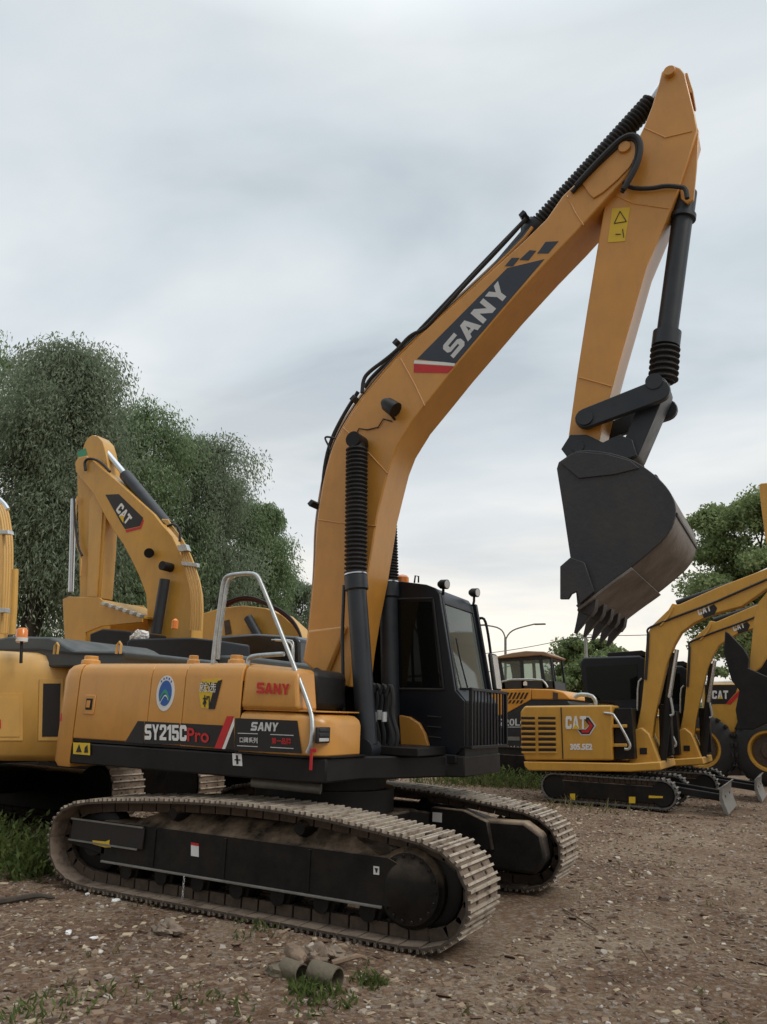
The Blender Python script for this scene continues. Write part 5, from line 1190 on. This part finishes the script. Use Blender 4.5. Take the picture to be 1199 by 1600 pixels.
def wire(p, q, sag, lab):
    pts = [p.lerp(q, k/14)-Vector((0, 0, sag*4*(k/14)*(1-k/14))) for k in range(15)]
    o = MB().tube(pts, .028, 5).build('power_line', M['rubber']); rel(o, tuple(p)); tag(o, lab, 'power line', 'overhead power lines')
wire(up(640, 1030, 64), poles[0]+Vector((0, 0, -.1)), .4, 'upper overhead wire running left from the pole by the small distant tree')
wire(poles[0]+Vector((.2, 0, -.1)), up(1240, 962, 60), .5, 'overhead wire running right from the small distant tree towards the right edge')
wire(up(700, 1062, 66), poles[0]+Vector((-.6, .3, -.3)), .5, 'lower overhead wire dipping behind the tan cab roof')

# =================================================================== loose ground: stones, chips, twigs, plants, litter
rng = np.random.default_rng(5)
def islandmat(name, stops, rough=.85):
    m_ = bpy.data.materials.new(name); m_.use_nodes = True; t = m_.node_tree; P = t.nodes['Principled BSDF']; P.inputs['Roughness'].default_value = rough; P.inputs['Specular IOR Level'].default_value = .25
    ge = t.nodes.new('ShaderNodeNewGeometry'); r_ = t.nodes.new('ShaderNodeValToRGB'); E = r_.color_ramp.elements
    E[0].position, E[0].color = stops[0][0], stops[0][1]+(1,); E[1].position, E[1].color = stops[-1][0], stops[-1][1]+(1,)
    for p_, c_ in stops[1:-1]: q = E.new(p_); q.color = c_+(1,)
    t.links.new(ge.outputs['Random Per Island'], r_.inputs[0]); t.links.new(r_.outputs[0], P.inputs['Base Color']); return m_
M['stones'] = islandmat('mixed_stones', [(0, (.11, .075, .055)), (.4, (.20, .15, .115)), (.7, (.30, .24, .19)), (.95, (.44, .385, .33)), (1, (.60, .56, .50))])
M['chips'] = islandmat('bark_chips', [(0, (.07, .037, .025)), (.45, (.15, .09, .06)), (.75, (.25, .175, .12)), (1, (.48, .40, .27))])
def scatter_pts(n, ymin=-5.6, ymax=16, pw=2.2):
    out = []
    while len(out) < n:
        y = ymin+(ymax-ymin)*rng.random()**pw; x = rng.uniform(-7, 12)
        d = math.hypot(x-CX, y-CY)
        ang = math.atan2(x-CX, y-CY)-YAW
        if abs(ang) > .56 or d < 3.2: continue
        if -2.2 < x < 2.2 and -1.45 < y < 1.45: continue
        out.append((x, y))
    return out
def stones(name, pts, smin, smax, flat, mt, pw=2.5):
    vs, fs = [], []
    tpl = np.array([(-1, -1, -1), (1, -1, -1), (1, 1, -1), (-1, 1, -1), (-.7, -.7, 1), (.7, -.7, 1), (.7, .7, 1), (-.7, .7, 1)], float)
    F = [(0, 3, 2, 1), (4, 5, 6, 7), (0, 1, 5, 4), (1, 2, 6, 5), (2, 3, 7, 6), (3, 0, 4, 7)]
    for x, y in pts:
        s_ = smin+(smax-smin)*rng.random()**pw
        q = tpl*(1+rng.uniform(-.35, .35, (8, 3)))*np.array([s_*rng.uniform(.7, 1.6), s_*rng.uniform(.6, 1.1), s_*flat*rng.uniform(.6, 1.2)])
        r_ = np.array((Matrix.Rotation(rng.random()*6.28, 3, 'Z') @ Matrix.Rotation(rng.normal()*.35, 3, 'X')))
        q = q@r_.T+np.array([x, y, gheight(x, y)+s_*flat*.35]); b = len(vs); vs += q.tolist(); fs += [tuple(i+b for i in f) for f in F]
    me = bpy.data.meshes.new(name); me.from_pydata(vs, [], fs); me.materials.append(M[mt])
    o = bpy.data.objects.new(name, me); COL.objects.link(o); o['kind'] = 'stuff'; return o
stones('gravel', scatter_pts(17000), .005, .021, .55, 'stones', 3)
stones('gravel', scatter_pts(110), .022, .038, .5, 'stones', 2)
stones('bark_litter', scatter_pts(30000), .006, .030, .18, 'chips', 2.2)
# twigs and straw
tw = MB()
for x, y in scatter_pts(700):
    a = rng.random()*6.28; L = rng.uniform(.05, .28); z = gheight(x, y)+.012
    d = Vector((math.cos(a), math.sin(a), rng.normal()*.08)); p = Vector((x, y, z))
    tw.tube([p-d*L/2, p+Vector((rng.normal()*.01, rng.normal()*.01, .01)), p+d*L/2], rng.uniform(.0015, .004), 4)
tag(tw.build('twig_litter', M['chips'], smooth=0), kind='stuff')
def plants(name, spots, mt, hmin, hmax, ln, wd, kind='stuff'):
    cs, ds, l_, w_ = [], [], [], []
    for cx, cy, rad, n in spots:
        for _ in range(n):
            a = rng.random()*6.28; r_ = rad*rng.random()**.6; x, y = cx+r_*math.cos(a), cy+r_*math.sin(a)
            h_ = rng.uniform(hmin, hmax)*(1-.5*r_/max(rad, .01)); z = gheight(x, y)
            k_ = max(2, int(h_/ (ln*.45))); lx, ly = rng.normal()*.3, rng.normal()*.3
            for k in range(k_):
                f = (k+.5)/k_
                cs.append((x+lx*h_*f*f, y+ly*h_*f*f, z+h_*f)); ds.append((lx+rng.normal()*.55, ly+rng.normal()*.55, 1-.7*f*rng.random())); l_.append(ln*rng.uniform(.7, 1.3)); w_.append(wd*rng.uniform(.7, 1.4))
    o = leaves_mesh(name, np.array(cs), np.array(ds), np.array(l_), np.array(w_), M[mt], None, rng); o['kind'] = kind; return o
def gz(px, py): q = onz(px, py, 0); return q.x, q.y
sp = []
for px, py, rad, n in ((8, 1350, .5, 90), (30, 1362, .4, 70), (52, 1368, .3, 45), (-20, 1330, .5, 80), (66, 1360, .2, 24)): sp.append((*gz(px, py), rad, n))
plants('weeds', sp, 'weed', .2, .62, .085, .028)
sp = [(*gz(px, py), rad, n) for px, py, rad, n in ((760, 1226, .9, 160), (800, 1228, .8, 150), (835, 1232, .6, 110), (735, 1222, .7, 90), (700, 1224, 1.0, 100))]
plants('weeds', sp, 'weed', .15, .6, .11, .035)
plants('grass', sp+[(*gz(890, 1262), .8, 40), (*gz(960, 1270), .7, 20)], 'dryweed', .06, .32, .16, .022)
sp = [(*gz(px, py), rad, n) for px, py, rad, n in ((492, 1552, .18, 90), (470, 1556, .12, 40), (520, 1566, .18, 50), (578, 1536, .13, 70), (500, 1580, .22, 36), (30, 1594, .3, 60), (120, 1574, .3, 25), (340, 1588, .25, 26), (400, 1462, .2, 24), (210, 1566, .3, 16))]
plants('grass', sp, 'weed', .03, .11, .055, .014)
# sparse sprouts over the soil
plants('grass', [(x, y, .05, 5) for x, y in scatter_pts(160)], 'dryweed', .03, .10, .06, .010)
def gp(px, py, dz=0): x, y = gz(px, py); return Vector((x, y, gheight(x, y)+dz))
def pipe(p, q, r, lab):
    ax = (q-p).normalized(); mb = MB(); L = (q-p).length
    u = ax.orthogonal().normalized(); w = ax.cross(u); n = 22; rings = []
    for t_, rr_ in ((0, r), (.5, r*1.02), (1, r), (1, r*.86), (.5, r*.86), (0, r*.86)):
        rings.append([p+ax*(L*t_)+(u*math.cos(6.2832*i/n)+w*math.sin(6.2832*i/n))*rr_*(1+.05*noise.noise((i*.7, t_*3, r*40))) for i in range(n)])
    mb.loft(rings+[rings[0]], cap=False); o = mb.build('broken_pipe', M['clay']); rel(o, (p.x, p.y, gheight(p.x, p.y))); tag(o, lab, 'pipe', 'broken pipe pieces on the ground'); return o
p = gp(488, 1538, .05); q = gp(527, 1549, .055); pipe(p, q, .07, 'short broken brown pipe with its dark open end facing right, in the grass tuft')
p = gp(444, 1531, .04); q = gp(471, 1541, .05); pipe(p, q, .06, 'broken brown pipe piece lying left of the grass tuft')
def lump(name, mt, c, size, rot, seed, lab, cat, rough=.35, sub=3):
    bm = bmesh.new(); bmesh.ops.create_icosphere(bm, subdivisions=sub, radius=1)
    for v in bm.verts:
        n_ = 1+rough*noise.noise(v.co*1.3+Vector((seed, 0, 0)))+rough*.4*noise.noise(v.co*3.7+Vector((seed, 5, 0)))
        v.co = Vector((v.co.x*n_*size[0], v.co.y*n_*size[1], v.co.z*n_*size[2]))
    bmesh.ops.rotate(bm, verts=bm.verts, cent=(0, 0, 0), matrix=Matrix.Rotation(rot, 3, 'Z'))
    me = bpy.data.meshes.new(name); bm.to_mesh(me); bm.free(); me.materials.append(M[mt]); me.shade_smooth(); me.set_sharp_from_angle(angle=R(30))
    o = bpy.data.objects.new(name, me); COL.objects.link(o); o.location = c; return tag(o, lab, cat)
lump('wood_chunk', 'wood', gp(460, 1522, .10), (.16, .05, .045), R(-35), 3, 'weathered brown wood chunk lying on the broken pipes', 'wood')
lump('rock', 'clay', gp(436, 1532, .02), (.09, .06, .05), R(20), 7, 'grey-brown rock left of the broken pipes', 'rock')
lump('torn_sack', 'paper', gp(493, 1518, .07), (.09, .05, .07), R(10), 11, 'crumpled tan sack scrap heaped on the broken pipes', 'sack', .7, 4)
lump('torn_sack', 'paper', gp(524, 1506, .05), (.11, .05, .035), R(-30), 15, 'pale torn sack scrap just behind the broken pipes', 'sack', .7, 4)
lump('torn_sack', 'paper', gp(262, 1456, .03), (.15, .06, .05), R(-20), 19, 'pale tan crumpled sack scrap in front of the near track', 'sack', .8, 4)
st_ = [gp(518, 1524, .06), gp(540, 1522, .075), gp(560, 1514, .08), gp(573, 1512, .06)]
o = MB().tube(st_, [.02, .018, .012, .008], 7, 1).build('branch', M['wood']); rel(o, tuple(gp(518, 1524))); tag(o, 'dry curved stick poking right from the broken pipes', 'branch')
o = MB().tube([gp(-10, 1412, .02), gp(20, 1408, .03), gp(60, 1402, .035), gp(85, 1404, .02)], [.03, .025, .018, .01], 7, 1).build('branch', M['bark']); rel(o, tuple(gp(-10, 1412))); tag(o, 'dark dry branch lying at the left edge in front of the weeds', 'branch')
o = MB().tube([gp(880, 1420, .01), gp(905, 1438, .03), gp(930, 1452, .015)], [.008, .008, .006], 6, 1).build('branch', M['wood']); rel(o, tuple(gp(880, 1420))); tag(o, 'thin pale stick on the bare ground right of the tracks', 'branch')
GL = 'white litter scraps on the soil'
for px, py, s_, lab in ((137, 1396, .022, 'tiny white scrap at the foot of the near track, left end'), (182, 1406, .03, 'white scrap beside a dark clod before the near track'), (108, 1456, .03, 'white scrap in the left foreground, flat and longish'), (148, 1464, .03, 'lowest of the white scraps in the left foreground'), (530, 1502, .03, 'white paper scrap behind the broken pipes'), (655, 1454, .022, 'small white scrap beside the front of the near track')):
    o = lump('litter_scrap', 'white', gp(px, py, .012), (s_*1.3, s_*.8, s_*.5), rng.random()*3, px, lab, 'litter', .6, 2); o['group'] = GL
